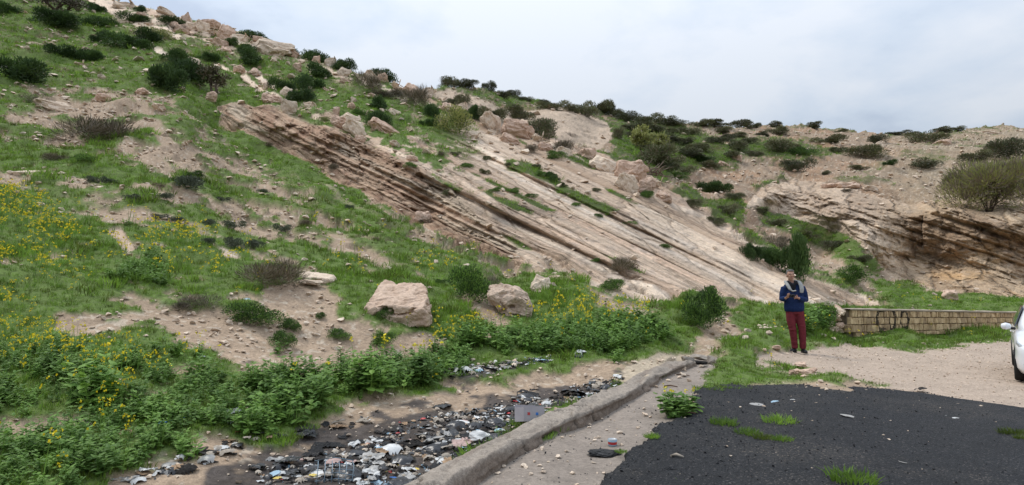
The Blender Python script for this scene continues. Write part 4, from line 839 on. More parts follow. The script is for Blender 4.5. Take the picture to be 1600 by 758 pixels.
# --- trees: limbs and a crown of strands
def tree(px, py, w_, h_, seed, trunks, lmat, label, nleaf, l_, lw, r0, cat='tree', crown_part=.45, twig=.5, spread=.75, crown=False):
    p = at(px, py); ww = px2m(w_, p); hh = px2m(h_, p); root = empty('tree', p); tag(root, label, cat)
    lm, tips = limbs_mesh('trunk', seed, trunks, 1.0, spread, r0 / hh, 3)
    mn = Vector((min(t_.x for t_ in tips), min(t_.y for t_ in tips), 0)); mxx = Vector((max(t_.x for t_ in tips), max(t_.y for t_ in tips), max(t_.z for t_ in tips)))
    sx = ww / max(mxx.x - mn.x, .1); sz_ = hh / mxx.z * .93; t_o = link('trunk', lm, root); t_o.scale = (sx, sx, sz_); t_o.location.x = -(mn.x + mxx.x) / 2 * sx
    r = random.Random(seed + 1)
    def g(V_, F_, Mi):
        for k_ in range(nleaf):
            c_ = r.choice(tips); 
            if c_.z < crown_part * mxx.z and r.random() < .8: continue
            c_ = Vector(((c_.x - (mn.x + mxx.x) / 2) * sx, c_.y * sx, c_.z * sz_)) + Vector((r.gauss(0, 1), r.gauss(0, 1), r.gauss(0, .8))) * ww * .055
            dd = (rv(r, .7)); s_ = dd.cross(rv(r)).normalized(); ll = l_ * r.uniform(.5, 1.4); n_ = len(V_); ww_ = lw * r.uniform(.6, 1.3); m_ = c_ + dd * ll * .5; t_ = c_ + dd * ll
            V_.extend([tuple(c_), tuple(m_ + s_ * ww_), tuple(t_), tuple(m_ - s_ * ww_)]); F_.append((n_, n_ + 1, n_ + 2, n_ + 3)); Mi.append(0 if r.random() > twig * max(0, 1.2 - c_.z / hh) else 1)
    if crown: cm_ = shrub_mesh('crown', seed + 5, 16000, 1, [G5, G6], .9, .075, .0035, .75, 12, mi2=.48); c_o = link('crown', cm_, root); c_o.scale = (ww, ww * .8, hh)
    else: link('crown', leaves('crown', g, [lmat, G5]), root)
    return root
tree(330, 150, 46, 50, 5, 2, G8, 'small twin-trunked tree with a thin brown crown on the upper slope', 1500, .22, .03, .11, twig=.6)
tree(100, 22, 62, 30, 8, 3, G8, 'low spreading tree cut by the top left edge of the hill', 1800, .25, .035, .12, twig=.5, crown_part=.3)
tree(1003, 250, 34, 52, 12, 2, G6, 'pale yellow-green young tree above the dead branches', 1100, .28, .06, .07, twig=.1)
tree(1030, 250, 26, 42, 14, 2, G6, 'smaller yellow-green sapling right of the pale young tree', 600, .28, .06, .06, twig=.2)
tree(1552, 326, 116, 76, 17, 9, G6, 'wide feathery tree with grey twigs and yellow-green top above the cliff', 15000, .36, .022, .07, twig=.95, crown_part=.05, spread=.9, crown=True)
tree(275, 52, 26, 14, 19, 3, G5, 'leafless grey shrub among the skyline blocks', 300, .2, .02, .05, cat='shrub', twig=1)
# dead branches
p = at(1012, 276); root = empty('branch_pile', p); tag(root, 'heap of pale dead branches lying under the dark bush', 'dead branches')
r = random.Random(77); sc_ = px2m(1, p)
for k_ in range(26):
    bm = bmesh.new(); a = Vector((r.uniform(-24, 20), r.uniform(-6, 10), r.uniform(0, 8))) * sc_; d = Vector((r.gauss(0, 1), r.gauss(0, .5), r.uniform(-.1, .9))).normalized(); pts = [a]
    for _ in range(4): d = (d + rv(r) * .25).normalized(); pts.append(pts[-1] + d * sc_ * r.uniform(4, 8))
    tube(bm, pts, [.05, .045, .035, .025, .012], 4); link('branch', bm_mesh('branch', bm, simple('dead_wood', (0.26, 0.20, 0.15), (0.13, 0.10, 0.08), 6, .9, .1)), root)

# --- turf, weeds and flowers: nobody could count these
vis = (PY < 850) & (PX > -140) & (PX < 1750)
GC = [proto('grass_clump', grass_clump(100 + i)) for i in range(5)] + [proto('grass_clump', grass_clump(200 + i, m_=GYL)) for i in range(2)]
gk = np.clip(grass - 0.35, 0, 1) * 1.6
tall = sstep(0.3, .6, fbm(X * .9, Y * .9, None, 3, 55))
dens = cell(gk * vis * np.clip((15 / T) ** 1.5, 0.07, 3.2) * 46)
P, j, i, r = sample(dens, 21); tt = T[j, i]; sc = (0.55 + .6 * r.random(len(P))) * (0.75 + .6 * tall[j, i]) * np.clip((tt / 13) ** .75, .75, 2.6); zsc = sc * np.where((PY[j, i] > 560) & (PX[j, i] > 1050), .75, 1) * np.where(tt > 25, .62, 1.0)
yel = (r.random(len(P)) < np.where(tt > 28, .55, .12)); ix = np.where(yel, r.integers(5, 7, len(P)), r.integers(0, 5, len(P)))
scatter('grass', P, GC, np.stack([sc, sc, zsc], 1), ix, np.stack([r.normal(0, .15, len(P)), r.normal(0, .15, len(P)), r.random(len(P)) * 6.28], 1), 'green spring grass covering the slope and the verges'); print('grass', len(P))
WC = [proto('weed_clump', weed(300 + i)) for i in range(4)]
wd = sstep(.35, .65, M['weeds'] + .25 * nf); wsoft = wd + .10 * sstep(.2, .5, mid) * (PX < 1150) * (T < 22) * (PY > 330)
dens = cell(wsoft * gk * vis * 26 * np.clip(9 / T, .3, 1.8))
P, j, i, r = sample(dens, 22); tt = T[j, i]; big_ = wd[j, i]; sc = (0.35 + .5 * r.random(len(P)) ** 1.5) * (0.45 + .55 * big_ + .35 * (PX[j, i] > 380) * big_) * np.clip(tt / 11, .85, 1.5)
scatter('leafy_weeds', P, WC, np.stack([sc, sc, sc * (.8 + .3 * big_)], 1), r.integers(0, 4, len(P)), np.stack([0 * sc, 0 * sc, r.random(len(P)) * 6.28], 1), 'dense leafy weeds growing on the bank'); print('weeds', len(P))
FC = [proto('flower_sprig', flower_sprig(400 + i)) for i in range(6)]
fl = sstep(.35, .7, M['flower'] + .1 * nf); fpatch = sstep(-.05, .45, fbm(X * .8, Y * .8, None, 3, 56))
dens = cell(fl * gk * (0.12 + fpatch) * vis * 26 * np.where((PX > 600) & (PY > 480), .6, 1.0) * np.clip(11 / T, .4, 1.3)) + cell(gk * vis * (T < 30) * (PY > 330) * .25)
P, j, i, r = sample(dens, 23); tt = T[j, i]; sc = (0.8 + .5 * r.random(len(P))) * np.clip(tt / 9, .85, 1.8) * .85; hz = 1.0 + .5 * wd[j, i]
scatter('yellow_flowers', P, FC, np.stack([sc, sc, sc * hz], 1), r.integers(0, 6, len(P)), np.stack([0 * sc, 0 * sc, r.random(len(P)) * 6.28], 1), 'yellow mustard flowers scattered through the meadow'); print('flowers', len(P))
# --- single plants that stand on their own
def plant(px, py, w_, seed, label, n=90, fl_=0, hh=.38, cat='plant', nm='leafy_plant', grp=None):
    p = at(px, py); root = link(nm, weed(seed, n, hh, .24, fl_), loc=p); s_ = px2m(w_, p) / .55; root.scale = (s_,) * 3; tag(root, label, cat, grp); return root
plant(437, 548, 40, 501, 'dark star-shaped leafy plant alone on the bare earth bank', 80, 0, .30)
plant(1060, 650, 84, 502, 'bushy green weed with yellow flowers at the asphalt corner', 300, 5, .24)
plant(150, 640, 110, 503, 'broad grey-green thistle-like plant above the lower left bare patch', 260, 2, .36)
plant(575, 620, 90, 504, 'tall leafy weed at the foot of the bank above the litter', 260, 4, .40)
plant(655, 605, 80, 505, 'leafy weed clump right of the tall weed on the bank', 240, 6, .38)
plant(490, 640, 80, 506, 'leafy weed clump left of the tall weed on the bank', 240, 3, .34)
plant(310, 590, 60, 507, 'small flowering weed at the lower edge of the stony bank', 120, 8, .36)
plant(1038, 590, 14, 508, 'little green sprout on the kerb top near its far end', 30, 0, .3)
plant(918, 660, 20, 509, 'small green sprout growing at the foot of the kerb', 40, 0, .3)
plant(965, 575, 34, 510, 'round grassy tuft at the rim of the pale sandy ditch', 120, 0, .38)
def tuft(px, py, w_, seed, label, m_=G1):
    p = at(px, py); o = link('grass_tuft', grass_clump(seed, 230, .12, .17, m_), loc=p + Vector((0, 0, .045))); s_ = px2m(w_, p) / .30; o.scale = (s_, s_, s_ * .8); tag(o, label, 'grass tuft'); return o
tuft(1131, 668, 36, 601, 'grass tuft on the asphalt nearest the bushy weed'); tuft(1218, 665, 42, 602, 'grass tuft on the asphalt beside the pale scrap')
tuft(1168, 683, 34, 603, 'middle grass tuft of the row on the asphalt'); tuft(1191, 691, 26, 604, 'thin grass tuft touching the middle one on the asphalt', GYL); tuft(1222, 694, 28, 605, 'grass tuft at the right end of the row on the asphalt')
tuft(1330, 758, 62, 606, 'large grass tuft on the asphalt at the bottom edge'); tuft(1584, 683, 34, 607, 'yellowish tuft on the asphalt at the right edge', GYL); tuft(1600, 692, 22, 608, 'half seen yellowish tuft cut by the right edge', GYL)
tuft(1018, 690, 22, 609, 'small tuft where the asphalt meets the dusty strip'); tuft(970, 715, 16, 610, 'tiny tuft beside the black tar spill')

# ================================================================ asphalt, kerb
am = M['asphalt'] + 0.22 * fbm(X * 6, Y * 6, None, 4, 57) * (PY > 600) * np.clip((1300 - PX) / 110., .15, 2.2)
hgt = -0.035 + 0.065 * sstep(0.3, 0.75, am) + 0.004 * fbm(X * 4, Y * 4, None, 3, 58)
VA = P0 + np.stack([0 * X, 0 * X, hgt + 0.01], -1); fm = (fz(am)[:NR + NL - 1] > 0.12); qa = Q[:NR + NL - 1][fm]; used, invx = np.unique(qa, return_inverse=True)
nb = NB('fresh_asphalt'); g = nb.n('ShaderNodeNewGeometry'); v1 = nb.n('ShaderNodeTexVoronoi', i_Scale=75.0); nb.l(g.outputs['Position'], v1.inputs['Vector']); n_ = nb.n('ShaderNodeTexNoise', i_Scale=1.3, i_Detail=6.0, i_Roughness=.6); nb.l(g.outputs['Position'], n_.inputs['Vector'])
c = ramp(nb, n_.outputs['Fac'], [(0.3, (0.0085, 0.0092, 0.011)), (0.7, (0.016, 0.017, 0.0198))]); sp = nb.n('ShaderNodeSeparateColor'); nb.l(v1.outputs['Color'], sp.inputs[0])
nd = nb.n('ShaderNodeTexNoise', i_Scale=.55, i_Detail=9.0, i_Roughness=.68); nb.l(g.outputs['Position'], nd.inputs['Vector']); c = mixc(nb, ramp(nb, nd.outputs['Fac'], [(.50, (0, 0, 0)), (.72, (.6, .6, .6))]), c, (.052, .047, .042))
c = mixc(nb, 1.0, c, ramp(nb, sp.outputs[0], [(0.0, (0.35, .35, .36)), (.8, (1.25, 1.25, 1.25)), (.93, (2.2, 2.1, 1.9)), (0.99, (6.5, 5.6, 4.6))]), 'MULTIPLY')
b = nb.n('ShaderNodeBump', i_Strength=1.0, i_Distance=0.012); nb.l(nb.math('ADD', sp.outputs[1], nb.math('MULTIPLY', v1.outputs['Distance'], -1.0)), b.inputs['Height'])
p = nb.n('ShaderNodeBsdfPrincipled', i_Roughness=0.72); p.inputs['Specular IOR Level'].default_value = 0.3; nb.l(c, p.inputs['Base Color']); nb.l(b.outputs[0], p.inputs['Normal']); nb.l(p.outputs[0], nb.out.inputs[0]); M_ASPH = nb.m
tag(link('asphalt', mesh_np('asphalt', VA.reshape(-1, 3)[used], invx.reshape(-1, 4), M_ASPH, True)), kind='structure')
GRIT = simple('tar_grit', (0.03, 0.03, 0.032), (0.012, 0.012, 0.013), 30, .6, .4, rnd=.4)
grit = [proto('tar_crumb', rock_mesh('tar_crumb', 700 + i, n=8, sub=0, mat=GRIT)) for i in range(3)]
dens = cell((sstep(0.05, 0.45, am) * (PY > 595) * (PY < 850) * (PX < 1760) * (PX > 700) * (260 * np.clip(1.15 - (PX - 1000) / 500., .15, 1) * np.clip(6 / T, .1, 2))) + M['strip'] * (PY > 600) * (PY < 850) * 22 * (fbm(X, Y, None, 3, 59) > -.2))
P, j, i, r = sample(dens, 31); P[:, 2] = np.maximum(P[:, 2], (P0[..., 2] + hgt + .01)[j, i]); sz = .010 + .022 * r.random(len(P)) ** 2.5
scatter('tar_crumbs', P, grit, np.stack([sz, sz, sz * .7], 1), r.integers(0, 3, len(P)), r.random((len(P), 3)) * 3, 'black crumbs of asphalt strewn over its torn edge'); print('grit', len(P))
chips = cell((am > .5) * (PY < 850) * (PY > 600) * (PX > 800) * (PX < 1750) * 3.0 * np.clip(1.2 - (PX - 1000) / 700., .25, 1.2)); P, j, i, r = sample(chips, 32); P[:, 2] = (P0[..., 2] + hgt + .012)[j, i]; sz = .008 + .03 * r.random(len(P)) ** 3
scatter('pale_chips', P, peb_pr, np.stack([sz, sz * .7, sz * .35], 1), r.integers(0, 6, len(P)), np.stack([0 * sz, 0 * sz, r.random(len(P)) * 6], 1), 'pale stone chips lying on the black asphalt')

KP = [(560, 900), (660, 815), (749, 752), (835, 697), (884, 670), (930, 653), (987, 624), (1028, 597), (1055, 583), (1075, 574), (1092, 570)]
kw = [Vector((*at_, 0)) if False else None for at_ in KP]; kw = []
for px, py in KP:
    t_ = t_of_z(px, py); d_ = raydir(np.float64(px), np.float64(py)); kw.append(Vector((d_[0] * t_, d_[1] * t_, 0)))
cum = [0]
for a, b_ in zip(kw, kw[1:]): cum.append(cum[-1] + (b_ - a).length)
ss = np.arange(0, cum[-1], 0.025); kx = np.interp(ss, cum, [v_.x for v_ in kw]); ky = np.interp(ss, cum, [v_.y for v_ in kw])
ker = np.ones(31) / 31; pad = lambda a: np.convolve(np.pad(a, 15, 'edge'), ker, 'valid'); kx, ky = pad(kx), pad(ky)
tx, ty = np.gradient(kx), np.gradient(ky); tl = np.hypot(tx, ty); tx, ty = tx / tl, ty / tl
prof = [(-.03, -.14), (-.02, -.06), (-.01, 0.0), (.0, .05), (.008, .10), (.02, .15), (.045, .172), (.10, .18), (.17, .182), (.24, .182), (.30, .175), (.335, .16), (.355, .13), (.365, .08), (.375, 0), (.385, -.1), (.395, -.22), (.40, -.35)]
prof = np.array(prof); fin = np.array([np.interp(np.linspace(0, len(prof) - 1, 46), np.arange(len(prof)), prof[:, c_]) for c_ in (0, 1)]).T
U, Wd = np.meshgrid(np.arange(len(ss)), np.arange(len(fin)), indexing='ij')
off = fin[Wd, 0] * .9; hz = fin[Wd, 1]; sc_e = np.interp(ss, [0, cum[-1] - 2.2, cum[-1]], [.72, .72, .42])[U]
hz = np.where(hz > 0, hz * sc_e, hz)
S_ = ss[U]; nz1 = fbm(S_ * 1.3, off * 6, hz * 6, 4, 63) * .060 + fbm(S_ * 7, off * 14, hz * 14, 4, 64) * .020
crk = sum(np.exp(-((S_ - c0 - .10 * np.sin(off * 25 + c0)) / .016) ** 2) for c0 in (1.1, 2.55, 3.9, 4.35, 6.2)) * .045
nz1 = nz1 - crk - .05 * sstep(.62, .9, fbm(S_ * .9, off * 4, None, 3, 65)) ; prn = np.gradient(fin, axis=0); prn = np.stack([-prn[:, 1], prn[:, 0]], 1); prn /= np.linalg.norm(prn, axis=1, keepdims=True) + 1e-9
o2 = off + prn[Wd, 0] * -nz1 * -1 * -1; h2 = hz + np.abs(prn[Wd, 1]) * nz1; o2 = off + np.where(Wd < 10, -nz1, np.where(Wd > 34, nz1, 0))
VK = np.stack([kx[U] - ty[U] * o2, ky[U] + tx[U] * o2, h2 + 0.0], -1); n0, n1_ = VK.shape[:2]; idx = np.arange(n0 * n1_).reshape(n0, n1_); FQ = np.stack([idx[:-1, :-1], idx[1:, :-1], idx[1:, 1:], idx[:-1, 1:]], -1).reshape(-1, 4)
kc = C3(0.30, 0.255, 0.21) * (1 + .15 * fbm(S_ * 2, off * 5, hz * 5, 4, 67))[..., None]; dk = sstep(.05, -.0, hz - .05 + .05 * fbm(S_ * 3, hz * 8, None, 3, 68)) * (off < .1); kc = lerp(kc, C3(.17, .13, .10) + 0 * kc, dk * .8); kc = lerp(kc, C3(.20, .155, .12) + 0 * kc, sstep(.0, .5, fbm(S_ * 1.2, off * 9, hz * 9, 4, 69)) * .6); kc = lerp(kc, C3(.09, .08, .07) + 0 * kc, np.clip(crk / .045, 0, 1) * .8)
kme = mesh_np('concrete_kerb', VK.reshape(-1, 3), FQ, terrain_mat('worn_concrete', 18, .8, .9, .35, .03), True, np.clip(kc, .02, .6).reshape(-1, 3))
tag(link('concrete_kerb', kme), 'long rough grey concrete kerb running between the litter ditch and the dusty strip', 'kerb')
# its broken far end: a dark hollow ringed with concrete lumps
KB = stone_mat('broken_concrete', (0.30, 0.265, 0.225), (0.21, 0.18, 0.15), scale=8); KR = [rock_mesh('concrete_lump', 800 + i, n=14, sub=1, rough=.06, mat=KB) for i in range(3)]
for k_, (px, py, w_, h_, lb) in enumerate([(1074, 566, 22, 10, 'left lump of broken concrete at the far end of the kerb'), (1110, 568, 20, 12, 'right lump of broken concrete at the far end of the kerb'), (1092, 560, 44, 6, 'flat broken slab behind the dark hollow'), (1100, 574, 14, 5, 'small broken piece in front of the dark hollow')]):
    p = at(px, py); w2 = px2m(w_, p); o = link('concrete_lump', KR[k_ % 3], loc=p - Vector((0, 0, .03)), rot=(0, 0, k_)); o.scale = (w2, w2 * .7, px2m(h_, p) * 1.3); tag(o, lb, 'concrete')
p = at(1090, 568); o = link('hollow_patch', rock_mesh('hollow_patch', 811, n=20, sub=1, rough=.1, mat=simple('pit', (.03, .028, .026), (.012, .011, .01), 14, .95, .1, .6)), loc=p - Vector((0, 0, .04))); o.scale = (.5, .3, .10); tag(o, 'flat black lump in the dark hollow at the kerb end', 'ashes')  # flat black lump standing in for the dark hole
p = at(945, 712); TAR = simple('tar', (.018, .018, .019), (.008, .008, .008), 30, .45, .5, 1.0)
tm = rock_mesh('tar_spill', 812, n=26, sub=2, rough=.16, mat=TAR, fnoise=5); o = link('tar_spill', tm, loc=p - Vector((0, 0, .015))); o.scale = (.34, .22, .06); tag(o, 'small black tar spill on the dusty strip beside the asphalt', 'tar')

# ================================================================ the stone wall with the black letters
tw0, tw1 = t_of_z(1318, 526), t_of_z(1600, 517)
def onz(px, py, t_): d_ = raydir(np.float64(px), np.float64(py)); return Vector((float(d_[0] * t_), float(d_[1] * t_), float(CAMZ + d_[2] * t_)))
A0 = onz(1318, 526, 20.2); A1 = onz(1600, 518, 23.4); wd_ = (A1 - A0); WL = Vector((wd_.x, wd_.y, 0)).length; wdir = Vector((wd_.x, wd_.y, 0)).normalized(); wrot = math.atan2(wdir.y, wdir.x)
ztop0 = CAMZ - (482.5 - HOR) * dist(A0) / F; ztop1 = CAMZ - (488.0 - HOR) * dist(A1) / F
wallr = empty('stone_wall', (A0.x, A0.y, 0), wrot); tag(wallr, 'low wall of upright yellowish stones with black painted letters beside the gravel track', 'wall')
def s_of(px):
    u_ = (px - 800) / F; # X = u * depth along view; depth ~ Y*CP+(z)*SP ; solve on the line
    lo_, hi_ = -2.0, WL + 6
    for _ in range(50):
        md = (lo_ + hi_) / 2; q = A0 + wdir * md + Vector((wdir.y, -wdir.x, 0)) * .28; dd = q.y * CP + (.4 - CAMZ) * SP
        if q.x / dd < u_: lo_ = md
        else: hi_ = md
    return lo_
nb = NB('wall_stone'); g = nb.n('ShaderNodeNewGeometry'); sub_ = nb.n('ShaderNodeVectorMath', operation='SUBTRACT'); nb.l(g.outputs['Position'], sub_.inputs[0]); sub_.inputs[1].default_value = (A0.x, A0.y, 0)
dt = nb.n('ShaderNodeVectorMath', operation='DOT_PRODUCT'); nb.l(sub_.outputs[0], dt.inputs[0]); dt.inputs[1].default_value = wdir; S0 = dt.outputs['Value']; sx = nb.n('ShaderNodeSeparateXYZ'); nb.l(g.outputs['Position'], sx.inputs[0]); Z0 = sx.outputs['Z']
wn = nb.n('ShaderNodeTexNoise', i_Scale=5.0, i_Detail=3.0); nb.l(g.outputs['Position'], wn.inputs['Vector']); S0 = nb.math('ADD', S0, nb.math('MULTIPLY', nb.math('SUBTRACT', wn.outputs['Fac'], .5), .05))
def band(v_, w_): # 1 where |v|<w
    return nb.math('LESS_THAN', nb.math('ABSOLUTE', v_), w_)
def ring(s0, z0, a_, b2_, th):
    dx_ = nb.math('SUBTRACT', S0, s0); dz_ = nb.math('SUBTRACT', Z0, z0); q = nb.math('SQRT', nb.math('ADD', nb.math('POWER', nb.math('ABSOLUTE', nb.math('DIVIDE', dx_, a_)), 2.0), nb.math('POWER', nb.math('ABSOLUTE', nb.math('DIVIDE', dz_, b2_)), 2.0)))
    return nb.math('LESS_THAN', nb.math('ABSOLUTE', nb.math('SUBTRACT', q, 1.0)), th), dx_, dz_
zc = (ztop0 + ztop0 * 0 + (-.12)) / 2 + .02; hh_ = (ztop0 + .12) / 2 * .86
sG, sD, sO = s_of(1378), s_of(1390.5), s_of(1413); hw = (s_of(1384) - s_of(1378)) 
m1, dx1, dz1 = ring(sG, zc, hw * 1.1, hh_, .24); keep = nb.math('LESS_THAN', dx1, hw * .42); m1 = nb.math('MULTIPLY', m1, keep)
hk = nb.math('MULTIPLY', band(nb.math('SUBTRACT', nb.math('ABSOLUTE', dz1), hh_ * .86), .022), band(nb.math('SUBTRACT', dx1, hw * .55), hw * .55)); m1 = nb.math('MAXIMUM', m1, hk)
m2, dx2, dz2 = ring(sD, zc + .01, hw * 1.5, hh_ * 1.05, .20); m2 = nb.math('MULTIPLY', m2, nb.math('GREATER_THAN', dx2, -.02)); st = nb.math('MULTIPLY', band(nb.math('ADD', dx2, .0), .022), band(dz2, hh_ * 1.05)); m2 = nb.math('MAXIMUM', m2, st)
m3, dx3, dz3 = ring(sO, zc, hw * .95, hh_ * .92, .26)
mk = nb.math('MAXIMUM', nb.math('MAXIMUM', m1, m2), m3, True)
wn2 = nb.n('ShaderNodeTexNoise', i_Scale=22.0, i_Detail=4.0); nb.l(g.outputs['Position'], wn2.inputs['Vector']); mk = nb.math('MULTIPLY', mk, ramp(nb, wn2.outputs['Fac'], [(.32, (.15,) * 3), (.45, (.92,) * 3)]))
n3_ = nb.n('ShaderNodeTexNoise', i_Scale=7.0, i_Detail=7.0, i_Roughness=.65); nb.l(g.outputs['Position'], n3_.inputs['Vector'])
c = ramp(nb, n3_.outputs['Fac'], [(.3, (.29, .20, .12)), (.48, (.50, .375, .235)), (.7, (.62, .49, .32))]); oi = nb.n('ShaderNodeObjectInfo'); c = mixc(nb, 1.0, c, ramp(nb, oi.outputs['Random'], [(0, (.68, .64, .62)), (.5, (1.0, .95, .88)), (1, (1.22, 1.2, 1.12))]), 'MULTIPLY')
c = mixc(nb, mk, c, (.018, .017, .017)); b = nb.n('ShaderNodeBump', i_Strength=.7, i_Distance=.03); nb.l(n3_.outputs['Fac'], b.inputs['Height']); p = nb.n('ShaderNodeBsdfPrincipled', i_Roughness=.9); p.inputs['Specular IOR Level'].default_value = .15; nb.l(c, p.inputs['Base Color']); nb.l(b.outputs[0], p.inputs['Normal']); nb.l(p.outputs[0], nb.out.inputs[0]); M_WALL = nb.m
def box_bm(x0, x1, y0, y1, z0, z1, bev=0.0, jit=0.0, r=None):
    bm = bmesh.new(); bmesh.ops.create_cube(bm, size=1)
    for v_ in bm.verts: v_.co = (x0 + (v_.co.x + .5) * (x1 - x0), y0 + (v_.co.y + .5) * (y1 - y0), z0 + (v_.co.z + .5) * (z1 - z0))
    if jit:
        for v_ in bm.verts: v_.co += Vector((r.uniform(-1, 1), r.uniform(-1, 1), r.uniform(-1, 1))) * jit
    if bev: bmesh.ops.bevel(bm, geom=list(bm.edges), offset=bev, segments=1, affect='EDGES')
    return bm
rw = random.Random(12); WS = [bm_mesh('stone', box_bm(-.5, .5, -.13, .12, -.5, .5, .05, .03, rw), M_WALL, False) for _ in range(8)]
WLEN = WL + .9; nst = 0
def ztop(s_): return ztop0 + (ztop1 - ztop0) * s_ / WL
for row in range(4):
    s_ = [.12, .02, -.10, .25][row]; rh = [.235, .235, .25, .15][row]; zoff = [.0, .245, .49, .75][row]
    while s_ < WLEN:
        w_ = rw.uniform(.095, .138) if row < 3 else rw.uniform(.18, .34); k_ = (ztop(s_) + .28) / (ztop0 + .28); zt = ztop(s_) - .03 - zoff * k_
        o = link('stone', WS[rw.randrange(8)], wallr, loc=(s_ + w_ / 2, -.15 + rw.uniform(-.02, .02), zt - rh * k_ / 2), rot=(0, rw.uniform(-.03, .03), rw.uniform(-.05, .05))); o.scale = (w_ * .95, 1, rh * k_ * rw.uniform(.93, 1.0)); s_ += w_; nst += 1
core = bmesh.new(); pr_ = [(-.02, -.14), (WLEN, -.14), (WLEN, .30), (-.02, .30)]
lowv = [core.verts.new((x, y, -.75)) for x, y in pr_]; upv = [core.verts.new((x, y, ztop(max(x, 0)) - .02)) for x, y in pr_]
for i in range(4): core.faces.new((lowv[i], lowv[(i + 1) % 4], upv[(i + 1) % 4], upv[i]))
core.faces.new(upv); MORT = simple('old_mortar', (.22, .17, .125), (.10, .08, .06), 6, .95, .1, .6)
link('core', bm_mesh('core', core, MORT, False), wallr)
cap = bmesh.new(); nseg = 60; rows_ = []
for k_ in range(nseg + 1):
    s_ = -.02 + k_ * (WLEN + .02) / nseg; zt = ztop(max(s_, 0)); jj = rw.uniform(-.012, .012); rows_.append([cap.verts.new(v_) for v_ in ((s_, -.30 + jj, zt - .035), (s_, -.31 + jj, zt + .012 + jj * .5), (s_, .32, zt + .02 + jj), (s_, .32, zt - .035))])
for a, b_ in zip(rows_, rows_[1:]):
    for i in range(4): cap.faces.new((a[i], b_[i], b_[(i + 1) % 4], a[(i + 1) % 4]))
link('mortar_cap', bm_mesh('mortar_cap', cap, simple('cap_mortar', (.40, .34, .27), (.27, .22, .17), 5, .9, .15, .5), False), wallr)
print('wall stones', nst)
lst = []
for k_, (px, py, w_, h_) in enumerate([(1292,530,15,9),(1305,531,13,10),(1289,520,12,8),(1300,519,13,9),(1311,522,14,9),(1290,511,14,8),(1302,509,15,9),(1314,512,12,8),(1296,502,13,8),(1308,500,14,9),(1318,503,12,8),(1303,493,13,8),(1314,491,14,9),(1322,494,10,7),(1309,486,12,7),(1320,485,12,7),(1284,527,9,6),(1318,531,9,7)]):
    base = A0 + wdir * ((px - 1322) * .021); zz = CAMZ - (py - HOR) * 20.0 / F; w2 = w_ * .0213; h2_ = h_ * .0213 * 1.25
    o = link('rubble_stone', ROCKS[k_ % 8], loc=(base.x, base.y + rw.uniform(-.15, .1) + (530 - py) * .004, zz - .03), rot=(rw.uniform(-.4, .4), rw.uniform(-.4, .4), rw.uniform(0, 6))); o.scale = (w2 * 1.25, w2 * 1.1, h2_)
    tag(o, cat='stone', group='rubble at the broken end of the wall'); lst.append((o, ('dark ' if k_ % 3 else 'pale ') + 'fallen stone ' + ('at the top' if py < 497 else 'high in the middle' if py < 509 else 'low in the middle' if py < 521 else 'at the foot'), px, py))
g_ = {}
for o, a, px, py in lst: g_.setdefault(a, []).append((px, o))
for a, its in g_.items():
    its.sort(key=lambda z: z[0])
    for k_, (px, o) in enumerate(its): o['label'] = (['leftmost', 'second', 'third', 'fourth', 'fifth'][k_] + ' ' if len(its) > 1 else '') + a + " of the wall's broken end"
lst = []
for k_, (px, py, w_, h_, lb) in enumerate([(1247,584,16,9,'left brown stone of the little pile'), (1256,586,20,10,'front angular stone of the little pile'), (1266,582,18,8,'right dark-topped stone of the little pile'), (1252,577,15,8,'rounded pinkish stone on top of the little pile'), (1236,585,10,9,'pale upright stone left of the little pile'), (1257,592,12,6,'small round stone in front of the little pile'), (1213,549,14,8,"white stone lying by the man's shoe"), (1192,552,8,4,'tiny pale stone in the grass left of the man'), (869,650,8,5,'small white stone lying on the kerb')]):
    p = at(px, py); w2 = px2m(w_, p) * 1.3; o = link('stone', ROCKS[(k_ * 2 + 1) % 8], loc=p - Vector((0, 0, .02 if k_ != 3 else -.03)), rot=(0, rw.uniform(-.2, .2), rw.uniform(0, 6))); o.scale = (w2, w2 * .8, px2m(h_, p) * 1.15); tag(o, lb, 'stone')

# ================================================================ litter
def crumple(name, seed, kind, mat, nx=13):
    r = random.Random(seed); n_ = nx; u, v_ = np.meshgrid(np.linspace(-.5, .5, n_), np.linspace(-.5, .5, n_)); x, y = u.copy(), v_.copy()
    if kind == 'sheet': z = .16 * fbm(u * 3 + seed, v_ * 3, None, 3, seed) + .07 * np.abs(fbm(u * 8, v_ * 8, None, 2, seed + 1)); x += .12 * fbm(u * 3, v_ * 3 + 9, None, 2, seed + 2); y = y * r.uniform(.5, .9) + .12 * fbm(u * 3 + 7, v_ * 3, None, 2, seed + 3)
    elif kind == 'flat': z = .03 * fbm(u * 3 + seed, v_ * 3, None, 2, seed); y = y * .7
    else: # bag: puffed lump with a gathered neck
        rr_ = np.hypot(u, v_) * 2; z = .36 * np.sqrt(np.clip(1 - rr_ ** 2 * .8, 0, 1)) + .12 * (1 - np.abs(fbm(u * 5 + seed, v_ * 5, None, 3, seed))) - .1; x *= 1 + .15 * fbm(u * 2, v_ * 2, None, 2, seed); y *= .85
    z = z - z.min(); z = np.where(np.hypot(u, v_) > .58, z * .3, z)
    keep = np.hypot(u, v_) < .60 + .10 * fbm(u * 3, v_ * 3, None, 2, seed + 6); V_ = np.stack([x, y, z], -1).reshape(-1, 3); id_ = np.arange(n_ * n_).reshape(n_, n_); k_ = keep[:-1, :-1] & keep[1:, 1:] & keep[1:, :-1] & keep[:-1, 1:]
    F_ = np.stack([id_[:-1, :-1], id_[:-1, 1:], id_[1:, 1:], id_[1:, :-1]], -1)[k_]; return mesh_np(name, V_, F_, mat, kind == 'bag')
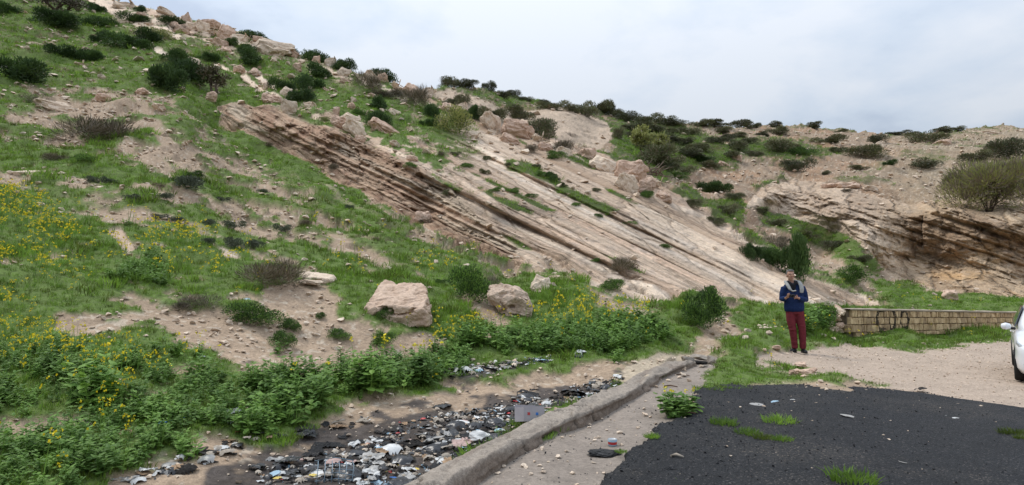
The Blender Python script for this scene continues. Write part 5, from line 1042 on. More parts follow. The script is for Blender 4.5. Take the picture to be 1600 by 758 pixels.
def plastic(name, c, rough=.35, tr=.0): return simple(name, c, tuple(q * .8 for q in c), 5, rough, .5, .25, .12)
PM = {'black': plastic('black_plastic', (.018, .018, .02), .3), 'white': plastic('white_plastic', (.62, .62, .60), .4), 'grey': plastic('grey_film', (.34, .33, .31), .4), 'dirty': simple('dirty_paper', (.46, .41, .34), (.26, .22, .18), 8, .9, .1, .3, .2), 'blue': plastic('blue_plastic', (.03, .16, .48)),
      'brown': simple('cardboard', (.36, .25, .16), (.24, .16, .10), 5, .9, .1, .2, .15), 'red': plastic('red_plastic', (.45, .03, .03)), 'orange': plastic('orange_plastic', (.55, .17, .05)), 'yellow': plastic('yellow_wrapper', (.60, .45, .08)), 'green': plastic('green_plastic', (.05, .30, .12)), 'teal': plastic('pale_blue_plastic', (.30, .45, .55)), 'char': simple('charred_scrap', (.05, .045, .042), (.015, .014, .013), 12, .9, .15, .6, .3), 'pink': simple('faded_cloth', (.50, .36, .32), (.36, .26, .23), 6, .9, .1, .3)}
CR = {k_: {m_: crumple('litter_scrap', 900 + 7 * i + 3 * j, k_, PM[m_]) for j, m_ in enumerate(PM)} for i, k_ in enumerate(('sheet', 'flat', 'bag'))}
def litter(px, py, w_, kind, mt, label, nm='litter_scrap', cat='litter', grp=None, hs=1.0, rz=None, r=rw, lift=.0, sy=1.0):
    if 'asphalt' in label: lift += .05
    p = at(px, py); w2 = px2m(w_, p); o = link(nm, CR[kind][mt], loc=p + Vector((0, 0, lift - .01 - (w2 * .12 if kind == 'bag' else 0))), rot=(r.uniform(-.15, .15), r.uniform(-.15, .15), r.uniform(0, 6.28) if rz is None else rz)); o.scale = (w2, w2 * sy, w2 * .7 * hs); tag(o, label, cat, grp); return o
NAMED = [(680,697,38,'bag','black','big pointed black rag bag at the middle of the litter heap'),(630,718,46,'bag','black','black bin bag by the white round tray'),(545,745,56,'bag','black','black bin bag at the bottom of the litter heap'),(450,738,46,'sheet','black','shiny black bag under the pale grey film at left'),
 (440,716,40,'sheet','grey','pale grey film draped over the left end of the heap'),(575,716,60,'sheet','grey','long translucent grey sack in the middle of the heap'),(612,700,40,'bag','white','milky white plastic bag behind the grey sack'),(713,665,34,'bag','black','black bag above the rag bag'),(740,662,30,'bag','black','black crumpled bag left of the open box'),
 (725,690,60,'sheet','pink','dirty pinkish cloth beside the kerb'),(760,684,56,'sheet','white','crumpled white cloth lying against the kerb'),(770,655,34,'bag','black','glossy black bag just left of the open box'),(752,650,28,'sheet','white','white paper bag above the black bags'),(778,652,22,'bag','white','round white bag with red print colour spots'),(790,648,20,'sheet','white','white wrapper left of the open box'),
 (592,676,16,'flat','blue','bright blue scrap on the charred ground'),(578,690,18,'sheet','orange','orange strap scrap on the heap'),(579,697,12,'flat','red','bright red lid below the orange scrap'),(650,732,30,'flat','yellow','yellow packet near the round white tray'),(612,724,16,'flat','yellow','short yellow packet left of the black bin bag'),
 (652,748,20,'sheet','teal','blue and white wrapper at the kerb edge'),(585,756,24,'sheet','teal','pale blue bag at the bottom edge of the heap'),(530,758,12,'flat','red','small red scrap at the bottom edge'),(690,640,34,'sheet','black','torn black strip at the upper left of the heap'),(725,588,30,'bag','white','white bag in the upper litter patch'),
 (712,582,18,'flat','white','upright white sheet in the upper litter patch'),(745,590,22,'sheet','teal','pale blue crumple in the upper litter patch'),(822,620,30,'bag','black','standing black and silver bag behind the kerb'),(840,640,44,'sheet','black','black and orange crumple beside the kerb'),(846,634,20,'flat','orange','orange strip on the black crumple'),(826,640,16,'flat','green','green scrap left of the orange strip'),
 (900,618,44,'sheet','black','black film along the far part of the ditch'),(925,618,22,'sheet','white','white wrapper on the far black film'),(880,630,24,'sheet','white','white tissue on the near end of the far black film'),(950,610,24,'bag','black','black bag at the far end of the ditch'),(935,608,18,'bag','dirty','tan rag by the black bag at the far end'),
 (905,560,22,'bag','white','white bag lying in the grass above the ditch'),(903,566,16,'bag','black','black rag under the white bag in the grass'),(925,543,16,'sheet','teal','clear plastic scrap in the weeds at centre'),(960,552,22,'flat','white','thin white sheet in the grass near the centre'),(848,570,14,'flat','white','white scrap at the far end of the upper litter patch'),
 (262,668,42,'sheet','blue','bright blue plastic bag caught in the weeds'),(217,709,22,'bag','white','white paper cup in the lower left weeds'),(50,690,40,'sheet','white','white paper lying on the lower left bare patch'),(20,696,26,'sheet','blue','dark blue rag at the lower left edge'),(85,688,34,'sheet','grey','grey sheet on the lower left bare patch'),(140,668,22,'bag','dirty','pale crumpled paper beside the lower left weeds'),
 (195,684,24,'bag','brown','tan paper ball in the lower left weeds'),(385,476,14,'bag','teal','pale crumpled plastic on the flowering edge of the bank'),(311,568,16,'bag','white','white crumpled plastic at the right edge of the lower weeds'),(235,588,14,'flat','dirty','pale scrap below the stony bank'),(530,515,12,'sheet','black','dark rag on the bare gully below the layered rock'),(715,470,9,'bag','white','small white plastic ball left of the dense green bush'),
 (358,668,14,'bag','white','white crumpled cup at the left end of the litter'),(370,680,12,'sheet','red','dark red scrap at the left end of the litter'),(360,655,30,'sheet','white','white strip lying at the left edge of the litter'),(1182,637,20,'flat','grey','grey flattened scrap on the asphalt, left'),(1213,633,20,'flat','teal','pale flattened scrap on the asphalt, above the tuft'),(1240,630,12,'flat','white','small white scrap on the asphalt right of the pale one'),
 (1325,656,24,'flat','grey','grey smear of paper in the middle of the asphalt'),(1480,655,9,'flat','white','left of two white scraps on the right of the asphalt'),(1497,659,14,'flat','white','right of two white scraps on the right of the asphalt'),(1411,730,14,'flat','grey','pale bent scrap near the bottom of the asphalt'),(1440,612,18,'sheet','char','black rag at the edge of the asphalt and the gravel'),(860,655,26,'sheet','brown','tan rag hanging over the kerb'),(869,682,15,'flat','yellow','round cream lid lying at the foot of the kerb'),
 (1135,540,30,'sheet','dirty','pale rubble scrap in the grass left of the man'),(195,752,34,'sheet','grey','grey clear plastic bag at the lower left edge of the litter'),(222,745,20,'flat','blue','blue and white wrapper at the lower left edge of the litter'),(930,545,10,'flat','yellow','yellow scrap in the weeds at centre'),(690,720,14,'flat','white','small white bottle cap sheet beside the kerb')]
for px, py, w_, kd, mt, lb in NAMED:
    nm = 'plastic_bag' if 'bag' in lb.split(' ')[:4] else 'rag' if 'rag' in lb else 'litter_scrap'
    litter(px, py, w_, kd, mt, lb, nm, 'bag' if nm == 'plastic_bag' else 'rag' if nm == 'rag' else 'litter', None, 1.3 if kd == 'bag' else .9)
LZ = [[(400,760),(395,735),(470,712),(560,690),(600,668),(700,650),(790,625),(860,618),(940,600),(975,594),(965,612),(900,632),(850,652),(800,668),(740,705),(690,740),(660,762)], [(692,594),(700,578),(760,572),(860,562),(870,570),(790,584),(740,596)], [(180,758),(240,735),(330,705),(390,690),(380,705),(300,738),(230,760)],[(340,690),(420,680),(520,660),(600,640),(600,650),(500,680),(360,705)]]
def inpoly(px, py, P):
    c_ = False
    for i in range(len(P)):
        x0, y0 = P[i]; x1, y1 = P[(i + 1) % len(P)]
        if (y0 > py) != (y1 > py) and px < (x1 - x0) * (py - y0) / (y1 - y0) + x0: c_ = not c_
    return c_
rl = random.Random(44); cnt = 0
words = {'black': 'black', 'white': 'white', 'grey': 'grey', 'dirty': 'dirty off-white', 'brown': 'brown', 'char': 'charred black', 'teal': 'pale blue', 'pink': 'faded pink', 'red': 'red', 'orange': 'orange', 'yellow': 'yellow', 'green': 'green', 'blue': 'blue'}
for zi, (zone_, n_, wt) in enumerate(zip(LZ, (185, 42, 24, 26), ('black black black black white white grey grey dirty dirty brown char char char char white black grey teal pink red yellow blue'.split(), 'white white grey dirty dirty teal black'.split(), 'white grey dirty char black brown'.split(), 'dirty char char black brown'.split()))):
    bx = [min(p[0] for p in zone_), max(p[0] for p in zone_), min(p[1] for p in zone_), max(p[1] for p in zone_)]; k_ = 0
    while k_ < n_:
        px, py = rl.uniform(bx[0], bx[1]), rl.uniform(bx[2], bx[3])
        if not inpoly(px, py, zone_): continue
        mt = rl.choice(wt); kd = rl.choice(('sheet', 'sheet', 'bag', 'flat')); w_ = rl.uniform(9, 34) * (py / 758) ** 2 * (1.25 if mt in ('black', 'char') else 1)
        if mt in ('red', 'yellow', 'blue', 'green', 'orange'): w_ *= .5
        pl_ = ('in the main heap by the kerb', 'in the small patch above the ditch', 'at the lower left end', 'on the burnt ground')[zi]
        litter(px, py, w_, kd, mt, f"{words[mt]} {'crumpled bag' if kd == 'bag' else 'scrap' if kd == 'flat' else 'crumpled sheet'} among the litter {pl_}", 'litter_scrap', 'litter', f"{words[mt]} {kd} litter {pl_}", rl.uniform(.6, 1.2), r=rl, lift=rl.uniform(0, .04)); k_ += 1
lm_ = polymask(LZ[0], 6); lm2 = np.maximum(lm_, polymask(LZ[1], 5)); lm3 = np.maximum(np.maximum(polymask(LZ[2], 5), polymask(LZ[3], 8)) * .6, .0)
LM_ = bil(np.maximum(lm2, lm3), PX, PY); dens = cell(sstep(.3, .8, LM_ + .15 * rg) * (PY < 850) * 330)
lp = [proto('litter_bit', crumple('litter_bit', 1200 + i, ('sheet', 'flat', 'bag')[i % 3], PM[m_], 5)) for i, m_ in enumerate(('white', 'black', 'dirty', 'char', 'char', 'dirty', 'black', 'brown', 'black', 'black', 'char', 'char', 'grey', 'teal'))]
P, j, i, r = sample(dens, 41); sz = .025 + .09 * r.random(len(P)) ** 2
scatter('litter_bits', P, lp, np.stack([sz, sz, sz], 1), r.integers(0, len(lp), len(P)), np.stack([r.normal(0, .3, len(P)), r.normal(0, .3, len(P)), r.random(len(P)) * 6.28], 1), 'small shreds of litter and charred bits filling the ditch'); print('bits', len(P))
def cyl(name, r0, r1, h_, seg, mats, band=None):
    bm = bmesh.new(); rings = []
    for z_, q in ((0, r0), (h_ * .3, (r0 + r1) / 2), (h_ * .7, (r0 + r1) / 2), (h_, r1), (h_, r1 * .9), (h_ * .1, r0 * .88)): rings.append([bm.verts.new((math.cos(t_ * 6.2832 / seg) * q, math.sin(t_ * 6.2832 / seg) * q, z_)) for t_ in range(seg)])
    for k_, (a, b_) in enumerate(zip(rings, rings[1:])):
        for i_ in range(seg):
            f_ = bm.faces.new((a[i_], a[(i_ + 1) % seg], b_[(i_ + 1) % seg], b_[i_])); f_.material_index = 1 if (k_ == 1 and len(mats) > 1) else 0
    bm.faces.new(rings[0][::-1]); bm.faces.new(rings[-1]); return bm_mesh(name, bm, mats)
p = at(957, 697); tin = link('tin', cyl('tin', .042, .047, .062, 20, [PM['teal'], PM['red']]), loc=p); tag(tin, 'open tin with a red band standing on the dusty strip', 'tin')
link('lid', cyl('lid', .044, .046, .005, 20, [simple('bare_metal', (.5, .52, .53), None, 6, .35, .5, metal=.6)]), tin, loc=(0, 0, .0615))
p = at(896, 668); o = link('bottle_cap', cyl('bottle_cap', .028, .024, .035, 16, [PM['red']]), loc=p); tag(o, 'bright red cap on the dusty strip near the cream lid', 'cap')
p = at(828, 664); bx_ = empty('cardboard_box', p + Vector((0, 0, .0)), R(32)); tag(bx_, 'open grey cardboard box leaning on the inner side of the kerb', 'box'); CB = simple('grey_card', (.42, .39, .40), (.33, .30, .31), 4, .85, .15, .1); bx_.rotation_euler = (R(-12), R(8), R(35))
for nm, a in (('front_panel', (-.15, .15, -.09, -.085, 0, .17)), ('back_panel', (-.15, .15, .085, .09, 0, .19)), ('side_panel', (-.15, -.145, -.084, .084, 0, .16)), ('side_panel', (.145, .15, -.084, .084, 0, .16)), ('bottom', (-.144, .144, -.084, .084, -.002, .003))):
    link(nm, bm_mesh(nm, box_bm(*a), CB, False), bx_)
for k_, (dx_, cz) in enumerate(((-.10, 'red'), (.02, 'blue'))): link('printed_mark', bm_mesh('printed_mark', box_bm(dx_, dx_ + .035, -.0935, -.0905, .07, .10), PM[cz], False), bx_)
p = at(522, 752); wc = empty('wire_crate', p + Vector((0, 0, .06)), .4); wc.rotation_euler = (.5, .15, .4); tag(wc, 'bent blue-grey wire crate on the black bags at the bottom', 'crate'); WM = simple('blue_grey_wire', (.22, .30, .36), (.16, .22, .27), 8, .5, .4)
for k_ in range(6):
    bm = bmesh.new(); tube(bm, [(-.15 + .06 * k_, -.13, .02 * math.sin(k_)), (-.15 + .06 * k_, 0, .05 + .01 * k_), (-.14 + .06 * k_, .13, .02)], .004, 5); link('wire', bm_mesh('wire', bm, WM), wc)
for k_ in range(5):
    bm = bmesh.new(); tube(bm, [(-.17, -.12 + .06 * k_, .02), (0, -.12 + .06 * k_, .055 + .01 * math.sin(k_ * 2)), (.17, -.11 + .06 * k_, .03)], .004, 5); link('wire', bm_mesh('wire', bm, WM), wc)
for k_, (px, py, w_, lb) in enumerate([(1066, 588, 22, 'brown stick lying on the strip by the kerb end'), (1048, 605, 20, 'second brown stick below the first on the strip'), (1075, 652, 24, 'thin twig at the corner of the asphalt'), (1058, 721, 18, 'pale splinter lying on the asphalt')]):
    p = at(px, py); l2 = px2m(w_, p); bm = bmesh.new(); tube(bm, [(-l2 / 2, 0, .02), (0, .02, .03), (l2 / 2, -.03, .02)], [.012, .014, .008], 6); o = link('stick', bm_mesh('stick', bm, simple('brown_wood', (.16, .10, .07), (.09, .06, .04), 12, .9, .1) if k_ < 3 else PM['dirty']), loc=p + Vector((0, 0, .03 if k_ > 1 else 0)), rot=(0, 0, (-.35, -.1, .2, 0)[k_])); tag(o, lb, 'stick')
for px, py, w_, h_, lb in [(48, 285, 30, 15, 'left of the two square paving slabs on the terrace edge'), (70, 290, 32, 16, 'right of the two square paving slabs on the terrace edge')]:
    p = at(px, py - 8); w2 = px2m(w_, p); o = link('paving_slab', bm_mesh('paving_slab', box_bm(-.5, .5, -.4, .4, -.5, .5, .03, .04, rw), M_PALE, False), loc=p + Vector((0, 0, .04)), rot=(R(14), 0, .1)); o.scale = (w2, w2 * 1.2, .14); tag(o, lb, 'slab')

# ================================================================ the man
def blobs_mesh(name, chains, ells, voxel, mat, sm=2, seg=14):
    """chains: [(points, [(r_side, r_depth)...])]; ells: [(centre, (rx,ry,rz))]: overlapping solids fused into one skin"""
    bm = bmesh.new()
    for pts, rad in chains:
        pts = [Vector(p_) for p_ in pts]; rings = []
        for i_, p_ in enumerate(pts):
            d_ = (pts[min(i_ + 1, len(pts) - 1)] - pts[max(i_ - 1, 0)]).normalized(); ax = Vector((1, 0, 0)) - d_ * d_.x
            if ax.length < .3: ax = Vector((0, 1, 0)) - d_ * d_.y
            ax.normalize(); ay = d_.cross(ax); q = rad[i_]; q = q if isinstance(q, tuple) else (q, q)
            rings.append([bm.verts.new(p_ + ax * math.cos(t_ * 6.2832 / seg) * q[0] + ay * math.sin(t_ * 6.2832 / seg) * q[1]) for t_ in range(seg)])
        for a, b_ in zip(rings, rings[1:]):
            for i_ in range(seg): bm.faces.new((a[i_], a[(i_ + 1) % seg], b_[(i_ + 1) % seg], b_[i_]))
        for rg_, p_, sg_, nb_ in ((rings[0], pts[0], -1, pts[1]), (rings[-1], pts[-1], 1, pts[-2])):
            q = rad[0] if sg_ < 0 else rad[-1]; q = min(q) if isinstance(q, tuple) else q; t_ = bm.verts.new(p_ + (p_ - nb_).normalized() * q * .55)
            for i_ in range(seg): bm.faces.new((rg_[i_], rg_[(i_ + 1) % seg], t_) if sg_ > 0 else (rg_[(i_ + 1) % seg], rg_[i_], t_))
    for c_, r_ in ells:
        m_ = Matrix.Translation(c_) @ Matrix.Diagonal((*r_, 1)); bmesh.ops.create_uvsphere(bm, u_segments=20, v_segments=12, radius=1, matrix=m_)
    bmesh.ops.recalc_face_normals(bm, faces=bm.faces); me = bpy.data.meshes.new(name); bm.to_mesh(me); bm.free()
    o = bpy.data.objects.new(name, me); COL.objects.link(o); m1_ = o.modifiers.new('r', 'REMESH'); m1_.mode = 'VOXEL'; m1_.voxel_size = voxel; m1_.use_smooth_shade = True
    if sm: m2_ = o.modifiers.new('s', 'SMOOTH'); m2_.iterations = sm; m2_.factor = .5
    dg = bpy.context.evaluated_depsgraph_get(); me2 = bpy.data.meshes.new_from_object(o.evaluated_get(dg)); bpy.data.objects.remove(o); me2.name = name; me2.materials.clear(); me2.materials.append(mat)
    return me2
pm = at(1243, 551); man = empty('person', (pm.x, pm.y, pm.z + .0), R(-7)); KM = px2m(129, pm) / 1.79; man.scale = (KM,) * 3
tag(man, 'standing man in navy sweater, dark red trousers and pale scarf, holding a small camera', 'person')
SKIN = simple('skin', (.47, .27, .19), (.40, .22, .155), 6, .55, .35); NAVY = simple('navy_knit', (.016, .034, .105), (.010, .022, .07), 30, .85, .15, .5, bdist=.01); RED = simple('dark_red_cotton', (.165, .028, .036), (.115, .02, .027), 14, .85, .15, .4, bdist=.015)
GREYH = simple('grey_hair', (.16, .15, .14), (.08, .075, .07), 60, .7, .3, .6); SCF = simple('pale_scarf', (.38, .38, .36), (.28, .28, .27), 25, .9, .1, .5); BLK = simple('black_leather', (.018, .018, .02), (.01, .01, .011), 20, .45, .4); BCLOTH = simple('black_collar', (.02, .02, .024), (.012, .012, .014), 20, .9, .1)
hc = Vector((-.065, -.03, 1.675))
def hd_(x, y, z_): return hc + Vector((x, y, z_))
# body: head, neck, trunk, arms, hands, legs in one skin
ch = [([(-.035, .0, 1.40), (-.045, -.005, 1.50), (-.06, -.01, 1.60)], [(.075, .07), (.056, .058), (.055, .06)]), ([(0.01, .0, .90), (0, .0, 1.10), (-.01, .0, 1.30), (-.03, .0, 1.44)], [(.14, .09), (.13, .09), (.16, .10), (.09, .07)])]
armL = [(-.185, 0, 1.40), (-.225, .0, 1.27), (-.245, -.01, 1.15), (-.25, -.10, 1.16), (-.225, -.20, 1.185)]
armR = [(.165, 0, 1.41), (.215, .01, 1.27), (.235, .0, 1.14), (.15, -.12, 1.15), (.02, -.235, 1.185)]
ch += [(armL, [.045, .04, .036, .033, .026]), (armR, [.045, .04, .036, .033, .026])]
legL = [(-.075, .0, .92), (-.07, -.01, .70), (-.045, -.02, .50), (-.015, .01, .28), (.0, .03, .09)]; legR = [(.095, .0, .92), (.11, -.02, .70), (.135, -.04, .50), (.145, -.02, .28), (.15, -.01, .09)]
ch += [(legL, [.075, .07, .055, .048, .04]), (legR, [.075, .07, .055, .048, .04])]
def hand(wr, fwd, side, upv, curl, thumb):
    fwd, side, upv = Vector(fwd).normalized(), Vector(side).normalized(), Vector(upv).normalized(); w_ = Vector(wr); c_ = w_ + fwd * .045
    out = [([w_, w_ + fwd * .03, w_ + fwd * .085], [(.024, .016), (.036, .017), (.038, .014)])]
    for k_, (ln, off_) in enumerate(((.068, -.029), (.078, -.010), (.073, .010), (.056, .028))):
        a = w_ + fwd * .082 + side * off_; b_ = a + (fwd * math.cos(curl) + upv * math.sin(curl)) * ln * .5; c2_ = b_ + (fwd * math.cos(curl * 2.2) + upv * math.sin(curl * 2.2)) * ln * .5; out.append(([a, b_, c2_], [.0095, .0088, .0072]))
    a = w_ + fwd * .03 + side * thumb * .03; b_ = a + (side * thumb * .7 + fwd * .7 + upv * .25).normalized() * .035; out.append(([a, b_, b_ + (fwd * .8 + upv * .5).normalized() * .028], [.012, .011, .009])); return out
ch += hand((-.223, -.205, 1.187), (.15, -.8, .35), (.8, .2, 0), (0, -.2, 1), .55, 1) + hand((.015, -.238, 1.187), (-.88, -.35, .12), (.05, -.3, .95), (.3, -.9, .1), .65, 1)
el = [(hd_(0, .012, .025), (.077, .094, .098)), (hd_(0, -.012, -.045), (.056, .068, .062)), (hd_(0, -.045, -.088), (.030, .028, .022)), (hd_(0, -.095, -.012), (.013, .020, .022)), (hd_(0, -.078, .015), (.011, .020, .03)), (hd_(-.076, .012, -.01), (.011, .022, .034)), (hd_(.076, .012, -.01), (.011, .022, .034)), (hd_(0, -.068, .035), (.055, .022, .013)), (hd_(-.035, -.062, -.02), (.022, .02, .018)), (hd_(.035, -.062, -.02), (.022, .02, .018))]
link('body', blobs_mesh('body', ch, el, .0062, SKIN, 1), man)
for sx_ in (-1, 1):
    bm = bmesh.new(); bmesh.ops.create_uvsphere(bm, u_segments=12, v_segments=8, radius=.0085); e_ = link('eye', bm_mesh('eye', bm, simple('eye_white', (.55, .52, .50), None, 5, .3)), man, loc=hd_(sx_ * .030, -.074, .012)); 
    bm = bmesh.new(); bmesh.ops.create_uvsphere(bm, u_segments=10, v_segments=6, radius=.0058); link('iris', bm_mesh('iris', bm, simple('dark_iris', (.04, .025, .018), None, 5, .3)), e_, loc=(0, -.0045, 0))
    link('eyebrow', blobs_mesh('eyebrow', [([hd_(sx_ * .016, -.088, .034), hd_(sx_ * .032, -.086, .040), hd_(sx_ * .050, -.074, .034)], [(.004, .005)] * 3)], [], .003, GREYH, 0, 6), man)
link('mouth', blobs_mesh('mouth', [([hd_(-.024, -.076, -.058), hd_(0, -.084, -.056), hd_(.024, -.076, -.058)], [(.005, .006), (.007, .008), (.005, .006)])], [], .003, simple('lips', (.30, .12, .10), None, 5, .5), 0, 8), man)
link('hair', blobs_mesh('hair', [], [(hd_(0, .035, .052), (.083, .088, .078)), (hd_(0, -.028, .100), (.060, .050, .026)), (hd_(-.070, .03, .02), (.014, .040, .042)), (hd_(.070, .03, .02), (.014, .040, .042)), (hd_(.02, -.050, .100), (.038, .025, .020))], .007, GREYH, 1), man)
sw = [([(.0, .0, .90), (.0, .0, .97), (-.0, .0, 1.12), (-.005, .0, 1.28), (-.01, .01, 1.40), (-.03, .01, 1.475)], [(.195, .135), (.215, .15), (.205, .15), (.215, .145), (.185, .115), (.09, .085)])]
sw += [([Vector(p_) + Vector((0, 0, .005)) for p_ in armL[:4]] + [(-.228, -.175, 1.182)], [.078, .074, .068, .060, .048]), ([Vector(p_) + Vector((0, 0, .005)) for p_ in armR[:4]] + [(.045, -.215, 1.182)], [.078, .076, .070, .062, .050]), ([(-.175, 0, 1.405), (-.03, .0, 1.445), (.155, 0, 1.415)], [(.066, .072), (.09, .088), (.066, .072)])]
sweater = link('sweater', blobs_mesh('sweater', sw, [], .010, NAVY, 3), man)
link('hem_band', blobs_mesh('hem_band', [([(0, 0, .895), (0, 0, .945)], [(.200, .140), (.205, .145)])], [], .009, simple('navy_rib', (.012, .026, .08), (.008, .016, .05), 40, .9, .1), 1), sweater)
tr = [([(.005, .0, .99), (.01, .0, .92), (.012, .0, .84)], [(.165, .115), (.180, .125), (.175, .12)]), ([(-.078, .0, .90), (-.078, -.01, .70), (-.052, -.022, .50), (-.02, .008, .28), (-.002, .025, .10)], [(.098, .105), (.092, .10), (.075, .085), (.068, .078), (.062, .075)]), ([(.098, .0, .90), (.115, -.02, .70), (.138, -.042, .50), (.148, -.022, .28), (.152, -.008, .10)], [(.098, .105), (.092, .10), (.076, .086), (.070, .08), (.064, .078)])]
trs = blobs_mesh('trousers', tr, [], .010, RED, 2); co = np.zeros(len(trs.vertices) * 3); trs.vertices.foreach_get('co', co); co = co.reshape(-1, 3); wr_ = (fbm(co[:, 0] * 9, co[:, 1] * 9, co[:, 2] * 26, 3, 3) * .010 * (np.exp(-((co[:, 2] - .48) / .12) ** 2) + np.exp(-((co[:, 2] - .15) / .10) ** 2) + .35)); co[:, 1] += wr_; trs.vertices.foreach_set('co', co.ravel()); link('trousers', trs, man)
for nm_, pts in (('shoe', [(.02, .05, .045), (-.03, .01, .05), (-.10, -.03, .04), (-.165, -.06, .035)]), ('shoe', [(.155, .04, .045), (.155, -.02, .05), (.16, -.10, .042), (.165, -.17, .035)])):
    o = link(nm_, blobs_mesh(nm_, [(pts, [(.038, .042), (.044, .05), (.046, .038), (.036, .028)])], [], .008, BLK, 2), man); link('sole', blobs_mesh('sole', [([Vector(q_) * 1 - Vector((0, 0, q_[2] - .010)) for q_ in pts], [(.042, .012), (.048, .012), (.050, .012), (.040, .012)])], [], .006, simple('dark_sole', (.03, .027, .025), None, 8, .8), 0), o)
link('collar', blobs_mesh('collar', [([(-.10, .05, 1.53), (-.125, -.03, 1.53), (-.10, -.09, 1.50), (-.05, -.125, 1.45)], [.034] * 4), ([(.03, .05, 1.54), (.045, -.04, 1.53), (.01, -.10, 1.50), (-.05, -.13, 1.44)], [.034] * 4), ([(-.05, -.13, 1.37), (-.05, -.11, 1.48)], [(.05, .04), (.06, .035)])], [], .008, BCLOTH, 1), man)
link('scarf', blobs_mesh('scarf', [([(-.02, .11, 1.53), (.07, .08, 1.545), (.105, -.04, 1.53), (.115, -.13, 1.46), (.115, -.172, 1.38), (.105, -.180, 1.30)], [(.035, .035), (.04, .034), (.045, .030), (.046, .026), (.046, .022), (.038, .016)]), ([(-.02, .11, 1.53), (-.14, .08, 1.535), (-.165, -.04, 1.52), (-.155, -.13, 1.45), (-.13, -.17, 1.38), (-.08, -.182, 1.33), (-.01, -.180, 1.345)], [(.035, .035), (.04, .032), (.040, .028), (.040, .024), (.034, .022), (.030, .018), (.028, .016)])], [], .008, SCF, 2), man)
cam_ = empty('pocket_camera', man.location + (Matrix.Rotation(R(-7), 3, 'Z') @ Vector((-.135, -.305, 1.235))) * KM, R(-7)); cam_.scale = (KM,) * 3; tag(cam_, "small black camera held in the man's hands", 'camera')
link('camera_body', bm_mesh('camera_body', box_bm(-.055, .055, -.018, .018, -.034, .034, .006), BLK, False), cam_); link('lens', cyl('lens', .022, .020, .03, 16, [BLK]), cam_, loc=(0, -.018, 0), rot=(R(90), 0, 0)); link('screen', bm_mesh('screen', box_bm(-.045, .03, .0182, .0195, -.026, .026), simple('screen_glass', (.10, .11, .12), None, 5, .15), False), cam_)

# ================================================================ the white car at the right edge
pc = at(1587, 602); cr_rot = R(-38.5); zc_ = float(zground(np.float64(pc.x)) + .01)
car = empty('parked_car', (pc.x, pc.y, zc_), cr_rot); car.location = Vector((pc.x, pc.y, zc_)) + Matrix.Rotation(cr_rot, 3, 'Z') @ Vector((.90, .42, 0)); tag(car, 'white hatchback half seen at the right edge of the gravel track', 'car')
WPAINT = simple('white_paint', (.72, .74, .76), (.70, .72, .74), 2, .25, .5, coat=.6); GLASSD = simple('dark_glass', (.03, .035, .04), (.02, .025, .03), 2, .08, .6); RUB = simple('tyre_rubber', (.022, .022, .022), (.014, .014, .014), 30, .85, .2, .3); TRIM = simple('black_trim', (.02, .02, .021), None, 10, .6, .3); CHR = simple('alloy', (.55, .56, .57), (.45, .46, .47), 5, .3, .5, metal=.8); LAMP = simple('lamp_lens', (.45, .48, .50), (.30, .32, .34), 9, .08, .8, coat=.8)
st = [(-.46, .50, .30, .55, .58), (-.40, .66, .20, .62, .66), (-.28, .80, .17, .68, .73), (-.10, .865, .17, .73, .80), (.15, .885, .17, .78, .86), (.5, .89, .17, .83, .92), (.85, .89, .17, .88, .97), (1.3, .89, .17, .90, .96), (2.2, .89, .17, .92, .96), (3.0, .89, .17, .94, .98), (3.5, .87, .20, .95, 1.0), (3.75, .82, .25, .93, .99), (3.86, .74, .32, .88, .94)]
def ringcar(y, w_, zb, zs, zt):
    hp = [(0, zb), (w_ * .75, zb), (w_ * .93, zb + .03), (w_ * .985, zb + .12), (w_, (zb + zs) * .48), (w_ * .99, zs - .14), (w_ * .985, zs - .05), (w_ * .93, zs + (zt - zs) * .35), (w_ * .72, zt - .015), (w_ * .4, zt), (0, zt + .01)]
    return [(x, y, z_) for x, z_ in hp] + [(-x, y, z_) for x, z_ in hp[-2:0:-1]]
def loft(name, secs, mat, sub=3, cut=None, sm=True):
    bm = bmesh.new(); A = np.array(secs); n_ = len(A); yy = np.linspace(0, n_ - 1, (n_ - 1) * sub + 1)
    # smooth interpolation along the length
    def cat(i_, t_):
        p0_, p1_, p2_, p3_ = A[max(i_ - 1, 0)], A[i_], A[min(i_ + 1, n_ - 1)], A[min(i_ + 2, n_ - 1)]; return .5 * ((2 * p1_) + (-p0_ + p2_) * t_ + (2 * p0_ - 5 * p1_ + 4 * p2_ - p3_) * t_ ** 2 + (-p0_ + 3 * p1_ - 3 * p2_ + p3_) * t_ ** 3)
    rings = [[bm.verts.new(v_) for v_ in cat(min(int(q), n_ - 2), q - min(int(q), n_ - 2))] for q in yy]; m_ = len(rings[0])
    for a, b_ in zip(rings, rings[1:]):
        for i_ in range(m_): bm.faces.new((a[i_], a[(i_ + 1) % m_], b_[(i_ + 1) % m_], b_[i_]))
    bm.faces.new(rings[0][::-1]); bm.faces.new(rings[-1])
    if cut: bmesh.ops.delete(bm, geom=[f_ for f_ in bm.faces if cut(f_.calc_center_median())], context='FACES')
    return bm_mesh(name, bm, mat, sm)
def arch(c_): return any(math.hypot(c_.y - yw, c_.z - .30) < .345 and abs(c_.x) > .60 for yw in (.30, 2.85)) and c_.z < .66
link('body', loft('body', [ringcar(*q) for q in st], WPAINT, 8, arch), car)
def cab(y, w_, z0, z1, wt): return [(x, y, z_) for x, z_ in ((0, z0), (w_, z0), (w_ * .97, z0 + (z1 - z0) * .35), (wt + .03, z0 + (z1 - z0) * .85), (wt * .8, z1), (0, z1 + .015))] + [(-x, y, z_) for x, z_ in ((wt * .8, z1), (wt + .03, z0 + (z1 - z0) * .85), (w_ * .97, z0 + (z1 - z0) * .35), (w_, z0))]
